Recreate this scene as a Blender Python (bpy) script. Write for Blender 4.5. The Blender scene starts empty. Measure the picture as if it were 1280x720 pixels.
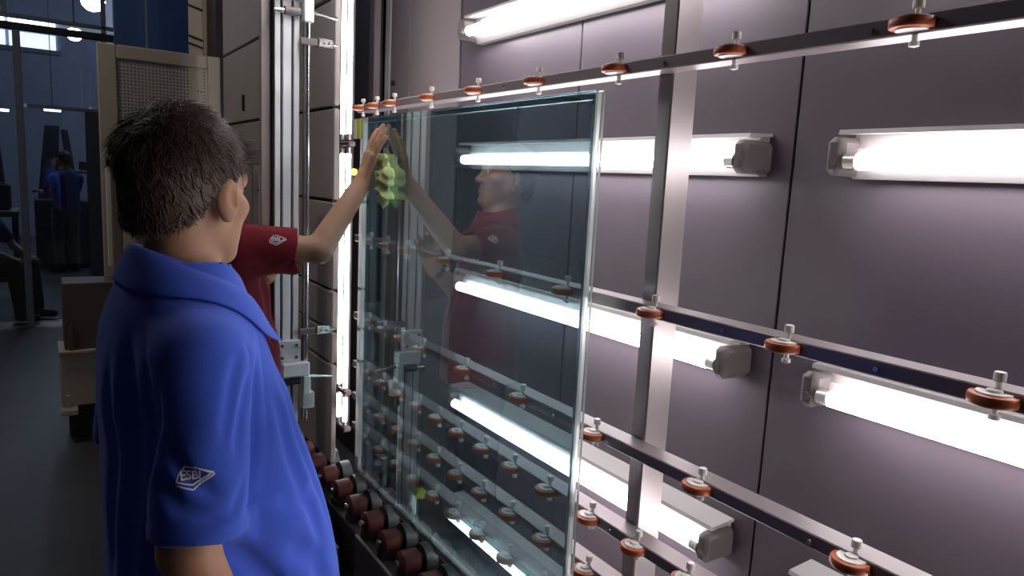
import bpy, bmesh, math, random
import numpy as np
from mathutils import Matrix, Vector
from mathutils.bvhtree import BVHTree

# ------------------------------------------------------------------ camera, world, exposure
SC = bpy.context.scene
COL = SC.collection
random.seed(7)
RNG = np.random.default_rng(7)
cam_d = bpy.data.cameras.new('camera')
cam = bpy.data.objects.new('camera', cam_d)
COL.objects.link(cam)
cam_d.sensor_width = 36.0
cam_d.lens = 890.33 / 1280 * 36.0
cam_d.clip_start = 0.02
cam.matrix_world = Matrix(((0.54930616, -0.15048219, 0.82195977, 0.0),
                           (0.83418002, 0.04100508, -0.54996571, 0.0),
                           (0.04905552, 0.98776196, 0.14805358, 1.58),
                           (0, 0, 0, 1)))
SC.camera = cam
W = bpy.data.worlds.new('hall_air'); SC.world = W
W.use_nodes = True
W.node_tree.nodes['Background'].inputs[0].default_value = (0.55, 0.58, 0.75, 1)
W.node_tree.nodes['Background'].inputs[1].default_value = 0.016
vs = SC.view_settings
vs.view_transform = 'Standard'; vs.look = 'None'; vs.exposure = 0.9; vs.gamma = 1.0
vs.use_curve_mapping = False
SC.cycles.use_denoising = True
SC.cycles.max_bounces = 8
SC.cycles.transparent_max_bounces = 16
SC.cycles.sample_clamp_indirect = 6.0
TUBE = 12.0          # radiance of the fluorescent tubes

# ------------------------------------------------------------------ materials
def mat(name, col, rough=0.6, metal=0.0, noise=0.0, nscale=20.0, bump=0.0, bscale=200.0, emit=None, estr=0.0, spec=0.5, sheen=0.0, sss=0.0, stretch=None):
    m = bpy.data.materials.new(name); m.use_nodes = True
    nt = m.node_tree; b = nt.nodes['Principled BSDF']
    b.inputs['Base Color'].default_value = (*col, 1)
    b.inputs['Roughness'].default_value = rough
    b.inputs['Metallic'].default_value = metal
    b.inputs['Specular IOR Level'].default_value = spec
    if sheen:
        b.inputs['Sheen Weight'].default_value = sheen
        b.inputs['Sheen Roughness'].default_value = 0.5
    if sss:
        b.inputs['Subsurface Weight'].default_value = sss
        b.inputs['Subsurface Radius'].default_value = (0.012, 0.005, 0.003)
        b.inputs['Subsurface Scale'].default_value = 1.0
    if emit:
        b.inputs['Emission Color'].default_value = (*emit, 1)
        b.inputs['Emission Strength'].default_value = estr
    tc = nt.nodes.new('ShaderNodeTexCoord')
    vec = tc.outputs['Object']
    if stretch:
        mp = nt.nodes.new('ShaderNodeMapping'); mp.inputs['Scale'].default_value = stretch
        nt.links.new(vec, mp.inputs['Vector']); vec = mp.outputs['Vector']
    if noise:
        n = nt.nodes.new('ShaderNodeTexNoise'); n.inputs['Scale'].default_value = nscale; n.inputs['Detail'].default_value = 5
        nt.links.new(vec, n.inputs['Vector'])
        r = nt.nodes.new('ShaderNodeMix'); r.data_type = 'RGBA'
        r.inputs['A'].default_value = (*[c * (1 - noise) for c in col], 1)
        r.inputs['B'].default_value = (*[min(1, c * (1 + noise)) for c in col], 1)
        nt.links.new(n.outputs['Fac'], r.inputs['Factor'])
        nt.links.new(r.outputs['Result'], b.inputs['Base Color'])
    if bump:
        n2 = nt.nodes.new('ShaderNodeTexNoise'); n2.inputs['Scale'].default_value = bscale; n2.inputs['Detail'].default_value = 3
        nt.links.new(vec, n2.inputs['Vector'])
        bp = nt.nodes.new('ShaderNodeBump'); bp.inputs['Strength'].default_value = bump; bp.inputs['Distance'].default_value = 0.002
        nt.links.new(n2.outputs['Fac'], bp.inputs['Height']); nt.links.new(bp.outputs['Normal'], b.inputs['Normal'])
    return m

def glass_mat(name, tint, f0):
    m = bpy.data.materials.new(name); m.use_nodes = True
    nt = m.node_tree; nt.nodes.clear()
    out = nt.nodes.new('ShaderNodeOutputMaterial')
    tr = nt.nodes.new('ShaderNodeBsdfTransparent'); tr.inputs['Color'].default_value = (*tint, 1)
    gl = nt.nodes.new('ShaderNodeBsdfGlossy'); gl.inputs['Roughness'].default_value = 0.0
    gl.inputs['Color'].default_value = (0.95, 1, 0.98, 1)
    lw = nt.nodes.new('ShaderNodeLayerWeight'); lw.inputs['Blend'].default_value = 0.5
    pw = nt.nodes.new('ShaderNodeMath'); pw.operation = 'POWER'; pw.inputs[1].default_value = 5
    ml = nt.nodes.new('ShaderNodeMath'); ml.operation = 'MULTIPLY_ADD'; ml.inputs[1].default_value = 1 - f0; ml.inputs[2].default_value = f0
    mx = nt.nodes.new('ShaderNodeMixShader')
    L = nt.links.new
    L(lw.outputs['Facing'], pw.inputs[0]); L(pw.outputs[0], ml.inputs[0]); L(ml.outputs[0], mx.inputs[0])
    L(tr.outputs[0], mx.inputs[1]); L(gl.outputs[0], mx.inputs[2]); L(mx.outputs[0], out.inputs[0])
    return m

M = {}
M['wall'] = mat('wall_laminate', (0.105, 0.083, 0.103), 0.38, noise=0.10, nscale=6, bump=0.05, bscale=90)
M['wall_pale'] = mat('pale_plate', (0.23, 0.19, 0.195), 0.42, noise=0.06, nscale=9)
M['gap'] = mat('dark_gap', (0.012, 0.010, 0.012), 0.8)
M['floor'] = mat('floor_concrete', (0.085, 0.088, 0.095), 0.42, noise=0.35, nscale=2.2, bump=0.12, bscale=30)
M['bar'] = mat('bar_paint', (0.27, 0.225, 0.235), 0.40, metal=0.35, noise=0.08, nscale=14)
M['post'] = mat('post_aluminium', (0.34, 0.30, 0.30), 0.36, metal=0.7, noise=0.05, nscale=40, stretch=(30, 30, 1))
M['alu'] = mat('extruded_aluminium', (0.93, 0.95, 0.94), 0.35, metal=0.05, noise=0.06, nscale=30, stretch=(30, 30, 1))
M['alu_dark'] = mat('groove_aluminium', (0.10, 0.115, 0.115), 0.5, metal=0.5)
M['steel'] = mat('bright_steel', (0.75, 0.75, 0.73), 0.22, metal=1.0)
M['white'] = mat('white_nylon', (0.82, 0.78, 0.74), 0.45)
M['orange'] = mat('orange_polyurethane', (0.55, 0.13, 0.045), 0.42, noise=0.12, nscale=60)
M['housing'] = mat('lamp_housing', (0.52, 0.49, 0.485), 0.4, noise=0.05, nscale=20)
M['socket'] = mat('lamp_socket', (0.16, 0.135, 0.135), 0.45, noise=0.08, nscale=50)
M['tube'] = mat('lit_tube', (0.9, 0.9, 0.9), 0.4, emit=(1.0, 0.955, 0.975), estr=TUBE)
M['tubecap'] = mat('tube_cap', (0.7, 0.66, 0.62), 0.3, metal=0.8)
M['press'] = mat('press_grey_paint', (0.46, 0.41, 0.38), 0.5, noise=0.06, nscale=8, bump=0.04, bscale=150)
M['press_dark'] = mat('press_dark_paint', (0.035, 0.024, 0.028), 0.5, noise=0.15, nscale=8)
M['cream'] = mat('cream_powder_coat', (0.56, 0.49, 0.40), 0.5, noise=0.05, nscale=10, bump=0.04, bscale=250)
M['cream_brown'] = mat('brown_cabinet_paint', (0.15, 0.115, 0.10), 0.55, noise=0.1, nscale=8)
M['blue_paint'] = mat('blue_column_paint', (0.035, 0.10, 0.30), 0.5, noise=0.1, nscale=4)
M['red_rubber'] = mat('red_brown_roller_rubber', (0.12, 0.024, 0.020), 0.6, noise=0.2, nscale=40)
M['conv'] = mat('conveyor_cover_paint', (0.20, 0.17, 0.165), 0.5, noise=0.08, nscale=9)
M['black'] = mat('black_rubber', (0.02, 0.018, 0.02), 0.6)
M['frame_grey'] = mat('partition_frame_paint', (0.20, 0.22, 0.28), 0.45, noise=0.06, nscale=12)
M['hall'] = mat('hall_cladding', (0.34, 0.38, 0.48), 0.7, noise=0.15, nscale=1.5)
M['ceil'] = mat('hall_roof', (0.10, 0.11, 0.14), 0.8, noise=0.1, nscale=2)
M['machine'] = mat('dark_machine', (0.05, 0.055, 0.075), 0.5, noise=0.3, nscale=5)
M['machine2'] = mat('grey_machine', (0.16, 0.165, 0.18), 0.5, noise=0.2, nscale=5)
M['skylight'] = mat('lit_window', (0.8, 0.85, 0.9), 0.5, emit=(0.82, 0.92, 1.0), estr=2.2)
M['globe'] = mat('lit_globe', (0.9, 0.95, 1), 0.4, emit=(0.80, 0.89, 1.0), estr=40)
M['fill_warm'] = mat('fill_globe_warm', (1, 0.95, 0.9), 0.4, emit=(1.0, 0.92, 0.84), estr=40)  # glow of the added fill lamps on the near side
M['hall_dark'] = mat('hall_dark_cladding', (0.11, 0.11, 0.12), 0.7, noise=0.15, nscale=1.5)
M['farlamp'] = mat('lit_far_lamp', (0.9, 0.95, 1), 0.4, emit=(0.88, 0.95, 1.0), estr=4)
M['amber'] = mat('lit_amber', (0.9, 0.4, 0.05), 0.4, emit=(1.0, 0.35, 0.03), estr=5)
M['label_w'] = mat('paper_white', (0.75, 0.74, 0.66), 0.7)
M['label_y'] = mat('paper_yellow', (0.62, 0.60, 0.06), 0.6)
M['spacer'] = mat('spacer_aluminium', (0.72, 0.74, 0.75), 0.3, metal=0.6)
M['skin'] = mat('skin', (0.44, 0.225, 0.125), 0.5, noise=0.10, nscale=35, bump=0.08, bscale=260, sss=0.12)
M['skin2'] = mat('skin_second', (0.46, 0.25, 0.15), 0.5, noise=0.10, nscale=35, bump=0.08, bscale=260, sss=0.12)
M['lips'] = mat('lips', (0.29, 0.13, 0.09), 0.45)
M['eye'] = mat('eyeball', (0.72, 0.68, 0.64), 0.2)
M['iris'] = mat('iris', (0.03, 0.018, 0.012), 0.15)
M['hair'] = mat('dark_hair', (0.075, 0.045, 0.033), 0.5, noise=0.35, nscale=70, spec=0.35)
M['hair2'] = mat('black_hair', (0.018, 0.014, 0.013), 0.45, noise=0.3, nscale=70)
M['blue_cloth'] = mat('blue_pique', (0.055, 0.120, 0.64), 0.85, noise=0.07, nscale=12, bump=0.28, bscale=900, spec=0.2, sheen=0.15)
M['maroon_cloth'] = mat('maroon_pique', (0.23, 0.016, 0.026), 0.85, noise=0.08, nscale=12, bump=0.28, bscale=900, spec=0.2, sheen=0.12)
M['trousers'] = mat('dark_trousers', (0.03, 0.03, 0.04), 0.85, noise=0.15, nscale=20)
M['navy_cloth'] = mat('navy_cloth', (0.02, 0.045, 0.19), 0.85, noise=0.1, nscale=12)
M['brown_cloth'] = mat('brown_trousers', (0.085, 0.055, 0.04), 0.85, noise=0.2, nscale=12)
M['grey_cloth'] = mat('grey_trousers', (0.16, 0.16, 0.17), 0.85, noise=0.2, nscale=12)
M['shoe'] = mat('shoe_leather', (0.02, 0.017, 0.015), 0.4)
M['print'] = mat('white_print', (0.85, 0.84, 0.86), 0.6)
M['print_dark'] = mat('dark_print', (0.06, 0.035, 0.06), 0.7)
M['cloth_green'] = mat('green_microfibre', (0.62, 0.70, 0.28), 0.9, noise=0.2, nscale=60, bump=0.4, bscale=500, sheen=0.3)
M['watch'] = mat('watch_black', (0.03, 0.028, 0.03), 0.3)
M['gold'] = mat('watch_case', (0.6, 0.45, 0.2), 0.25, metal=1.0)
M['igu_front'] = glass_mat('coated_glass', (0.33, 0.45, 0.51), 0.33)
M['igu_back'] = glass_mat('clear_glass', (0.97, 0.995, 0.99), 0.03)
M['igu_edge'] = mat('glass_edge', (0.42, 0.52, 0.50), 0.2, spec=0.8)
M['part_glass'] = glass_mat('partition_glass', (0.55, 0.58, 0.64), 0.08)

# ------------------------------------------------------------------ helpers
def tag(o, label=None, cat=None, group=None, kind=None):
    if label: o['label'] = label
    if cat: o['category'] = cat
    if group: o['group'] = group
    if kind: o['kind'] = kind
    return o

def empty(name, loc=(0, 0, 0), rz=0.0):
    o = bpy.data.objects.new(name, None); COL.objects.link(o)
    o.location = loc; o.rotation_euler = (0, 0, rz); o.empty_display_size = 0.1
    return o

def root_off(o):
    v = Vector((0, 0, 0))
    while o:
        v += o.location; o = o.parent
    return v

def link(name, me, parent=None, loc=(0, 0, 0)):
    o = bpy.data.objects.new(name, me); COL.objects.link(o)
    o.parent = parent; o.location = loc
    return o

class MB:
    def __init__(s): s.v = []; s.f = []; s.m = []
    def add(s, vs, fs, m=0):
        n = len(s.v); s.v.extend([tuple(map(float, p)) for p in vs]); s.f.extend([tuple(i + n for i in f) for f in fs]); s.m.extend([m] * len(fs)); return s
    def box(s, lo, hi, m=0, ch=0.0):
        (x0, y0, z0), (x1, y1, z1) = lo, hi
        if ch <= 0:
            return s.add([(x0, y0, z0), (x1, y0, z0), (x1, y1, z0), (x0, y1, z0), (x0, y0, z1), (x1, y0, z1), (x1, y1, z1), (x0, y1, z1)],
                         [(0, 3, 2, 1), (4, 5, 6, 7), (0, 1, 5, 4), (1, 2, 6, 5), (2, 3, 7, 6), (3, 0, 4, 7)], m)
        c = min(ch, (x1 - x0) * .45, (y1 - y0) * .45, (z1 - z0) * .45)
        bm = bmesh.new(); bmesh.ops.create_cube(bm, size=1)
        for v in bm.verts:
            v.co = Vector(((x0 + x1) / 2 + v.co.x * (x1 - x0), (y0 + y1) / 2 + v.co.y * (y1 - y0), (z0 + z1) / 2 + v.co.z * (z1 - z0)))
        bmesh.ops.bevel(bm, geom=bm.edges[:], offset=c, segments=1, affect='EDGES')
        bm.verts.index_update()
        s.add([v.co[:] for v in bm.verts], [[v.index for v in f.verts] for f in bm.faces], m); bm.free(); return s
    def cyl(s, p, q, r0, r1=None, n=14, m=0, cap=True):
        r1 = r0 if r1 is None else r1
        p = np.array(p, float); q = np.array(q, float); d = q - p; d /= np.linalg.norm(d)
        u = np.cross(d, (0, 0, 1) if abs(d[2]) < .9 else (1, 0, 0)); u /= np.linalg.norm(u); w = np.cross(d, u)
        vs = []
        for c, r in ((p, r0), (q, r1)):
            for i in range(n):
                a = 2 * math.pi * i / n; vs.append(c + r * (math.cos(a) * u + math.sin(a) * w))
        fs = [(i, (i + 1) % n, n + (i + 1) % n, n + i) for i in range(n)]
        if cap: fs += [tuple(range(n - 1, -1, -1)), tuple(range(n, 2 * n))]
        return s.add(vs, fs, m)
    def lathe(s, c, prof, axis='Z', n=24, m=0):
        vs = []; k = len(prof)
        for i in range(n):
            a = 2 * math.pi * i / n
            for r, h in prof:
                p = {'Z': (r * math.cos(a), r * math.sin(a), h), 'Y': (r * math.cos(a), h, -r * math.sin(a)), 'X': (h, r * math.cos(a), r * math.sin(a))}[axis]
                vs.append((c[0] + p[0], c[1] + p[1], c[2] + p[2]))
        fs = [(i * k + j, ((i + 1) % n) * k + j, ((i + 1) % n) * k + j + 1, i * k + j + 1) for i in range(n) for j in range(k - 1)]
        return s.add(vs, fs, m)
    def prismx(s, poly, x0, x1, m=0):
        n = len(poly); vs = [(x0, y, z) for y, z in poly] + [(x1, y, z) for y, z in poly]
        fs = [(i, n + i, n + (i + 1) % n, (i + 1) % n) for i in range(n)] + [tuple(range(n)), tuple(range(2 * n - 1, n - 1, -1))]
        return s.add(vs, fs, m)
    def tube(s, pts, r, n=8, m=0):
        for a, b in zip(pts[:-1], pts[1:]): s.cyl(a, b, r, r, n, m)
        return s
    def mesh(s, name, mats, smooth=False, off=None):
        me = bpy.data.meshes.new(name)
        v = s.v if off is None else [(a - off[0], b - off[1], c - off[2]) for a, b, c in s.v]
        me.from_pydata(v, [], s.f)
        for mt in (mats if isinstance(mats, (list, tuple)) else [mats]): me.materials.append(mt)
        me.polygons.foreach_set('material_index', s.m)
        bm = bmesh.new(); bm.from_mesh(me); bmesh.ops.recalc_face_normals(bm, faces=bm.faces); bm.to_mesh(me); bm.free()
        if smooth:
            me.polygons.foreach_set('use_smooth', [True] * len(me.polygons))
            me.set_sharp_from_angle(angle=math.radians(40))
        return me
    def build(s, name, mats, parent=None, smooth=False, world=True):
        off = root_off(parent) if (parent and world) else None
        return link(name, s.mesh(name, mats, smooth, off), parent)

def center_mesh_obj(mb, name, mats, smooth=False):
    """one-mesh thing with its origin at the middle of its base"""
    a = np.array(mb.v); lo = a.min(0); hi = a.max(0); off = ((lo[0] + hi[0]) / 2, (lo[1] + hi[1]) / 2, lo[2])
    return link(name, mb.mesh(name, mats, smooth, off), None, off)

# ------------------------------------------------------------------ setting
o = center_mesh_obj(MB().box((-18, -7, -0.1), (4, 1.52, 0)), 'floor', M['floor']); tag(o, kind='structure')

wall = empty('wall_back', (-1.0, 1.54, 0)); tag(wall, kind='structure')
MB().box((-3.72, 1.516, 0), (3.2, 1.60, 3.6)).build('wall_backing', M['gap'], wall)
seams = [-2.714, -1.906, -1.07, -0.235, 0.60, 1.44, 2.28, 3.12]
for a, b in zip(seams[:-1], seams[1:]):
    MB().box((a + .003, 1.50, 0.0), (b - .003, 1.515, 3.5), ch=.002).build('wall_panel', M['wall'], wall)
MB().box((-3.477, 1.488, 0), (-3.424, 1.515, 3.5), ch=.002).build('edge_trim', M['housing'], wall)
for a, b in ((-3.19, -2.717), (-3.42, -3.196)):
    MB().box((a + .002, 1.494, 0.0), (b - .002, 1.515, 3.5), ch=.002).build('wall_panel', M['wall_pale'], wall)
for z in (2.03, 1.955, 1.28, 0.9):
    MB().cyl((-3.375, 1.494, z), (-3.375, 1.482, z), .014, .014, 6).build('panel_bolt', M['press_dark'], wall)

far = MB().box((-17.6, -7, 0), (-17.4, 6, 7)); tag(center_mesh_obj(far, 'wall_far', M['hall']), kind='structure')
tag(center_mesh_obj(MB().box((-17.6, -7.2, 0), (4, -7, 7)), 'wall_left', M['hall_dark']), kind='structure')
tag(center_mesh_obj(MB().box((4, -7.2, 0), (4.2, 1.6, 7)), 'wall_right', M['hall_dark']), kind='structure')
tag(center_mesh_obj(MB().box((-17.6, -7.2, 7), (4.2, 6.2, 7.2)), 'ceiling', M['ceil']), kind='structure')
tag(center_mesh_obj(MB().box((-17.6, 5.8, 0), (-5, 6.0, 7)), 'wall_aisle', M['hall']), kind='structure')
tag(center_mesh_obj(MB().box((-18, 1.52, -0.1), (-5, 6, 0)), 'floor_aisle', M['floor']), kind='structure')

# ------------------------------------------------------------------ rack with wheel bars
rack = empty('wheel_rack', (-1.06, 1.08, 0))
tag(rack, 'dark rack of horizontal wheeled bars on upright posts behind the glass', 'rack')
for x in (-1.06, 0.42, -2.585):
    b = MB().box((x - .020, 1.052, 0), (x + .020, 1.122 if x > -2 else 1.08, 3.0), ch=.003)
    b.build('post', M['post' if x > -2 else 'press_dark'], rack)
wm = MB()
wm.lathe((0, 0, 0), [(.0, -.009), (.020, -.009), (.020, -.0075), (.0285, -.0065), (.030, -.004), (.030, .004), (.0285, .0065), (.020, .0075)], n=20, m=1)
wm.lathe((0, 0, 0), [(.022, .0068), (.021, .0092), (.010, .0092), (.009, .012), (0, .012)], n=20, m=0)
wm.lathe((0, 0, 0), [(.022, -.0068), (.021, -.0092), (.010, -.0092), (0, -.0095)], n=20, m=0)
wm.lathe((0, .010, 0), [(.0, .034), (.0068, .034), (.0078, .031), (.0078, .022), (.004, .021), (.004, .01)], n=10, m=0)
wm.lathe((0, .010, 0), [(.004, -.01), (.004, -.021), (.007, -.022), (.007, -.028), (.0, -.03)], n=10, m=0)
wheel_me = wm.mesh('wheel', [M['white'], M['orange']], smooth=True)
sm_ = MB().cyl((0, 0, 0), (0, -.005, 0), .0045, .0038, 8)
screw_me = sm_.mesh('screw', M['steel'])
offR = root_off(rack)
def wheel_bar(z0, z1, xs, screws, xl=-2.60):
    bar = MB()
    bar.box((xl, 1.004, z0), (0.9, 1.052, z1), ch=.002)
    bo = bar.build('bar', M['bar'], rack)
    zc = (z0 + z1) / 2
    for x in xs: link('wheel', wheel_me, bo, Vector((x, 1.0, zc)) - offR)
    for x in screws: link('screw', screw_me, bo, Vector((x, 1.004, zc)) - offR)
wheel_bar(1.805, 1.830, [.36, .06, -.25, -.55, -.856, -1.152, -1.437, -1.722, -2.0, -2.272, -2.42, -2.55], [-.40, -.61, -1.58, -1.02])
wheel_bar(1.325, 1.350, [.22, -.08, -.386, -.694, -.997, -1.280, -1.572, -1.86, -2.14, -2.30, -2.45], [-.54, -.82, -1.44])
wheel_bar(1.025, 1.050, [.05, -.24, -.54, -.842, -1.145, -1.435, -1.722, -2.0, -2.16, -2.31, -2.45], [-.61, -1.29, -1.56])
half = [-.85, -.992, -1.14, -1.30, -1.454, -1.599, -1.738, -1.876, -2.016, -2.16, -2.305, -2.45, -.70, -.55]
wheel_bar(.832, .857, half, [-1.07]); wheel_bar(.703, .728, half, [-1.07]); wheel_bar(.580, .605, half, [-1.07])

# ------------------------------------------------------------------ fluorescent fixtures on the wall
def fixture(x0, x1, z, label):
    r = empty('fluorescent_fixture', ((x0 + x1) / 2, 1.5, z)); tag(r, label, 'lamp', 'fluorescent fixtures on the back wall')
    h = MB()
    h.prismx([(1.499, .062), (1.470, .062), (1.440, .028), (1.440, -.012), (1.470, -.034), (1.499, -.034)], x0 + .02, x1 - .02)
    h.v = [(a, b, c + z) for a, b, c in h.v]
    h.build('housing', M['housing'], r)
    lip = MB(); lip.prismx([(1.499, z + .070), (1.415, z + .066), (1.412, z + .056), (1.416, z + .056), (1.499, z + .062)], x0 + .012, x1 - .012)
    lip.build('reflector_lip', M['housing'], r)
    t = MB().cyl((x0 + .052, 1.408, z), (x1 - .052, 1.408, z), .0175, n=16)
    tu = t.build('tube', M['tube'], r, smooth=True)
    for xx, d in ((x0 + .052, 1), (x1 - .052, -1)):
        MB().cyl((xx - .012 * d, 1.408, z), (xx + .014 * d, 1.408, z), .0182, n=16).build('tube_cap', M['tubecap'], tu, smooth=True)
    for xa in (x0, x1 - .042):
        s = MB().box((xa, 1.388, z - .030), (xa + .042, 1.498, z + .050), ch=.012)
        s.cyl((xa + .021, 1.389, z - .002), (xa + .021, 1.384, z - .002), .008, n=10)
        s.build('socket', M['socket'], r, smooth=True)
for z, w in ((2.142, 'highest row'), (1.655, 'second row from the top'), (1.150, 'third row from the top'), (.658, 'fourth row, low on the wall'), (.165, 'lowest row, near the floor')):
    fixture(-2.555, -1.12, z, 'lit fluorescent batten partly behind the glass, %s' % w)
for z, w in ((2.142, 'highest row'), (1.655, 'second row from the top'), (1.150, 'third row from the top'), (.658, 'fourth row'), (.165, 'lowest row')):
    fixture(-.916, .52, z, 'lit fluorescent batten right of the rack post, %s' % w)

# ------------------------------------------------------------------ insulating glass unit
GX0, GX1, GZ0, GZ1 = -2.405, -1.142, .474, 1.770
g = empty('glass_unit', ((GX0 + GX1) / 2, .955, GZ0)); tag(g, 'large double-glazed glass pane standing on the roller conveyor', 'glass pane')
def pane(y0, y1, mt, name):
    p = MB(); p.box((GX0, y0, GZ0), (GX1, y1, GZ1))
    for i in range(6): p.m[i] = 1
    p.m[2] = 0; p.m[4] = 2
    p.build(name, mt, g)
pane(.944, .950, [M['igu_front'], M['igu_edge'], M['igu_back']], 'pane')
pane(.963, .969, [M['igu_back'], M['igu_edge'], M['igu_back']], 'pane')
sp = MB(); i0 = .004; i1 = .017
sp.box((GX0 + i0, .9505, GZ0 + i0), (GX0 + i1, .9625, GZ1 - i0)); sp.box((GX1 - i1, .9505, GZ0 + i0), (GX1 - i0, .9625, GZ1 - i0))
sp.box((GX0 + i1, .9505, GZ1 - i1), (GX1 - i1, .9625, GZ1 - i0)); sp.box((GX0 + i1, .9505, GZ0 + i0), (GX1 - i1, .9625, GZ0 + i1))
sp.build('spacer', M['spacer'], g)
lb = MB().box((-2.452, .938, 1.700), (-2.424, .9405, 1.768), 0); lb.box((-2.424, .938, 1.700), (-2.398, .9405, 1.768), 1)
lb.box((-2.404, .9405, 1.700), (-2.399, .9439, 1.768), 1)
o = center_mesh_obj(lb, 'paper_label', [M['label_w'], M['label_y']]); tag(o, 'white and yellow paper label on the top left corner of the glass', 'label')

# ------------------------------------------------------------------ conveyor
cv = empty('roller_conveyor', (-1.3, .9, 0)); tag(cv, 'low conveyor with red-brown rollers carrying the glass pane', 'conveyor')
MB().box((-2.13, .838, 0), (0.9, .850, .385), ch=.003).build('front_cover', M['conv'], cv)
MB().box((-2.50, .80, 0), (-2.20, .815, .31), ch=.003).build('front_cover', M['conv'], cv)
MB().box((-3.3, .852, .10), (0.9, .985, .375), ch=.004).build('bed', M['press_dark'], cv)
rm = MB()
rm.lathe((0, 0, 0), [(0, -.035), (.010, -.035), (.030, -.033), (.036, -.028), (.036, .022), (.031, .026), (.012, .026)], axis='Y', n=20, m=0)
rm.lathe((0, 0, 0), [(.018, .024), (.018, .036), (.044, .038), (.044, .076), (.018, .078), (0, .078)], axis='Y', n=20, m=1)
rm.lathe((0, 0, 0), [(.0, -.046), (.010, -.046), (.012, -.044), (.012, -.033)], axis='Y', n=10, m=2)
roll_me = rm.mesh('roller', [M['red_rubber'], M['alu_dark'], M['steel']], smooth=True)
brk_me = MB().box((-.018, -.036, -.055), (.018, .03, -.030)).box((-.006, .026, -.055), (.006, .034, .012)).mesh('bracket', M['press_dark'])
offC = root_off(cv)
for i in range(24):
    x = -3.10 + i * .1425
    ro = link('roller', roll_me, cv, Vector((x, .893, .430)) - offC)
    link('bracket', brk_me, ro, (0, 0, 0))
back = MB().box((-2.5, .992, .395), (.9, 1.020, .430), ch=.003); back.build('back_rail', M['alu_dark'], cv)
MB().box((-2.5, 1.003, .431), (.9, 1.009, .445)).build('bright_edge_strip', M['alu'], cv)
MB().box((-2.42, 1.022, .33), (.9, 1.048, .385), ch=.003).build('back_rail', M['conv'], cv)
MB().box((-2.42, 1.13, .20), (.9, 1.16, .30), ch=.003).build('back_rail', M['conv'], cv)

sn = empty('sensor_fitting', (-2.07, 1.03, .445)); tag(sn, 'small steel sensor with yellow cap behind the glass bottom corner', 'sensor')
MB().box((-2.085, 1.010, .445), (-2.055, 1.030, .540), ch=.003).build('bracket', M['alu'], sn)
MB().cyl((-2.115, 1.015, .552), (-2.02, 1.015, .552), .019, n=14).build('barrel', M['steel'], sn, smooth=True)
MB().lathe((-2.02, 1.015, .552), [(.0, 0), (.022, 0), (.024, .004), (.024, .028), (.018, .034), (0, .034)], axis='X', n=14).build('cap', M['label_y'], sn, smooth=True)
MB().cyl((-2.30, 1.02, .505), (-2.115, 1.015, .548), .006, n=8).build('rod', M['steel'], sn, smooth=True)
sb = empty('sensor_bracket', (-2.32, 1.03, .445)); tag(sb, 'small metal clamp bracket behind the glass by its bottom left corner', 'bracket')
MB().box((-2.335, 1.010, .445), (-2.305, 1.030, .562), ch=.003).build('upright', M['alu_dark'], sb)
MB().box((-2.37, .995, .563), (-2.285, 1.035, .569)).build('plate', M['alu'], sb)
MB().cyl((-2.32, .99, .535), (-2.32, 1.01, .535), .012, n=8).build('clamp_screw', M['steel'], sb, smooth=True)

# ------------------------------------------------------------------ press
pr = empty('glass_press', (-3.4, 1.0, 0)); tag(pr, 'tall grey press with panelled front that the glass pane feeds into', 'machine')
zs = [.49, .876, 1.000, 1.153, 1.478, 1.808, 2.178, 2.75]
MB().box((-4.27, .895, .492), (-2.545, .915, 2.75)).build('plate_core', M['gap'], pr)
for a, b in zip(zs[:-1], zs[1:]):
    MB().box((-4.28, .880, a + .006), (-2.49, .9, b - .006), ch=.003).build('front_panel', M['press'], pr)
MB().box((-3.4, .60, 0), (-2.53, .838, .40), ch=.006).build('base', M['press_dark'], pr)
MB().box((-3.10, .824, .40), (-3.02, .879, .56), ch=.003).build('support_foot', M['press'], pr)
MB().box((-3.10, .864, .56), (-3.02, .879, 2.75), ch=.003).build('cover_strip', M['press'], pr)
MB().box((-4.6, 1.44, 0), (-3.49, 1.48, 3.0)).build('rear_plate', M['press_dark'], pr)
MB().cyl((-3.8, .879, 1.90), (-3.8, .873, 1.90), .006, n=8).build('knob', M['press_dark'], pr)
MB().box((-3.808, .868, 1.86), (-3.792, .8795, 1.94), ch=.003).build('slot_handle', M['press_dark'], pr)

# vertical tube pair at the mouth of the press
vt = empty('vertical_lamp', (-2.86, 1.06, .47)); tag(vt, 'pair of upright lit tubes at the mouth of the press', 'lamp')
MB().box((-2.862, 1.056, .47), (-2.832, 1.085, 3.0), ch=.003).build('spine', M['black'], vt)
for x in (-2.883, -2.811):
    segs = [(.52, .650), (.668, 1.67), (1.725, 2.6)]
    for z0, z1 in segs:
        t = MB().cyl((x, 1.055, z0), (x, 1.055, z1), .0092, n=12).build('tube', M['tube'], vt, smooth=True)
        for zz in (z0, z1): MB().cyl((x, 1.055, zz - .012), (x, 1.055, zz + .012), .0102, n=12).build('tube_cap', M['tubecap'], t, smooth=True)
for zz in (.50, .66, 1.697): MB().box((-2.905, 1.045, zz - .010), (-2.79, 1.076, zz + .010), ch=.003).build('holder', M['socket'], vt)

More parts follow.
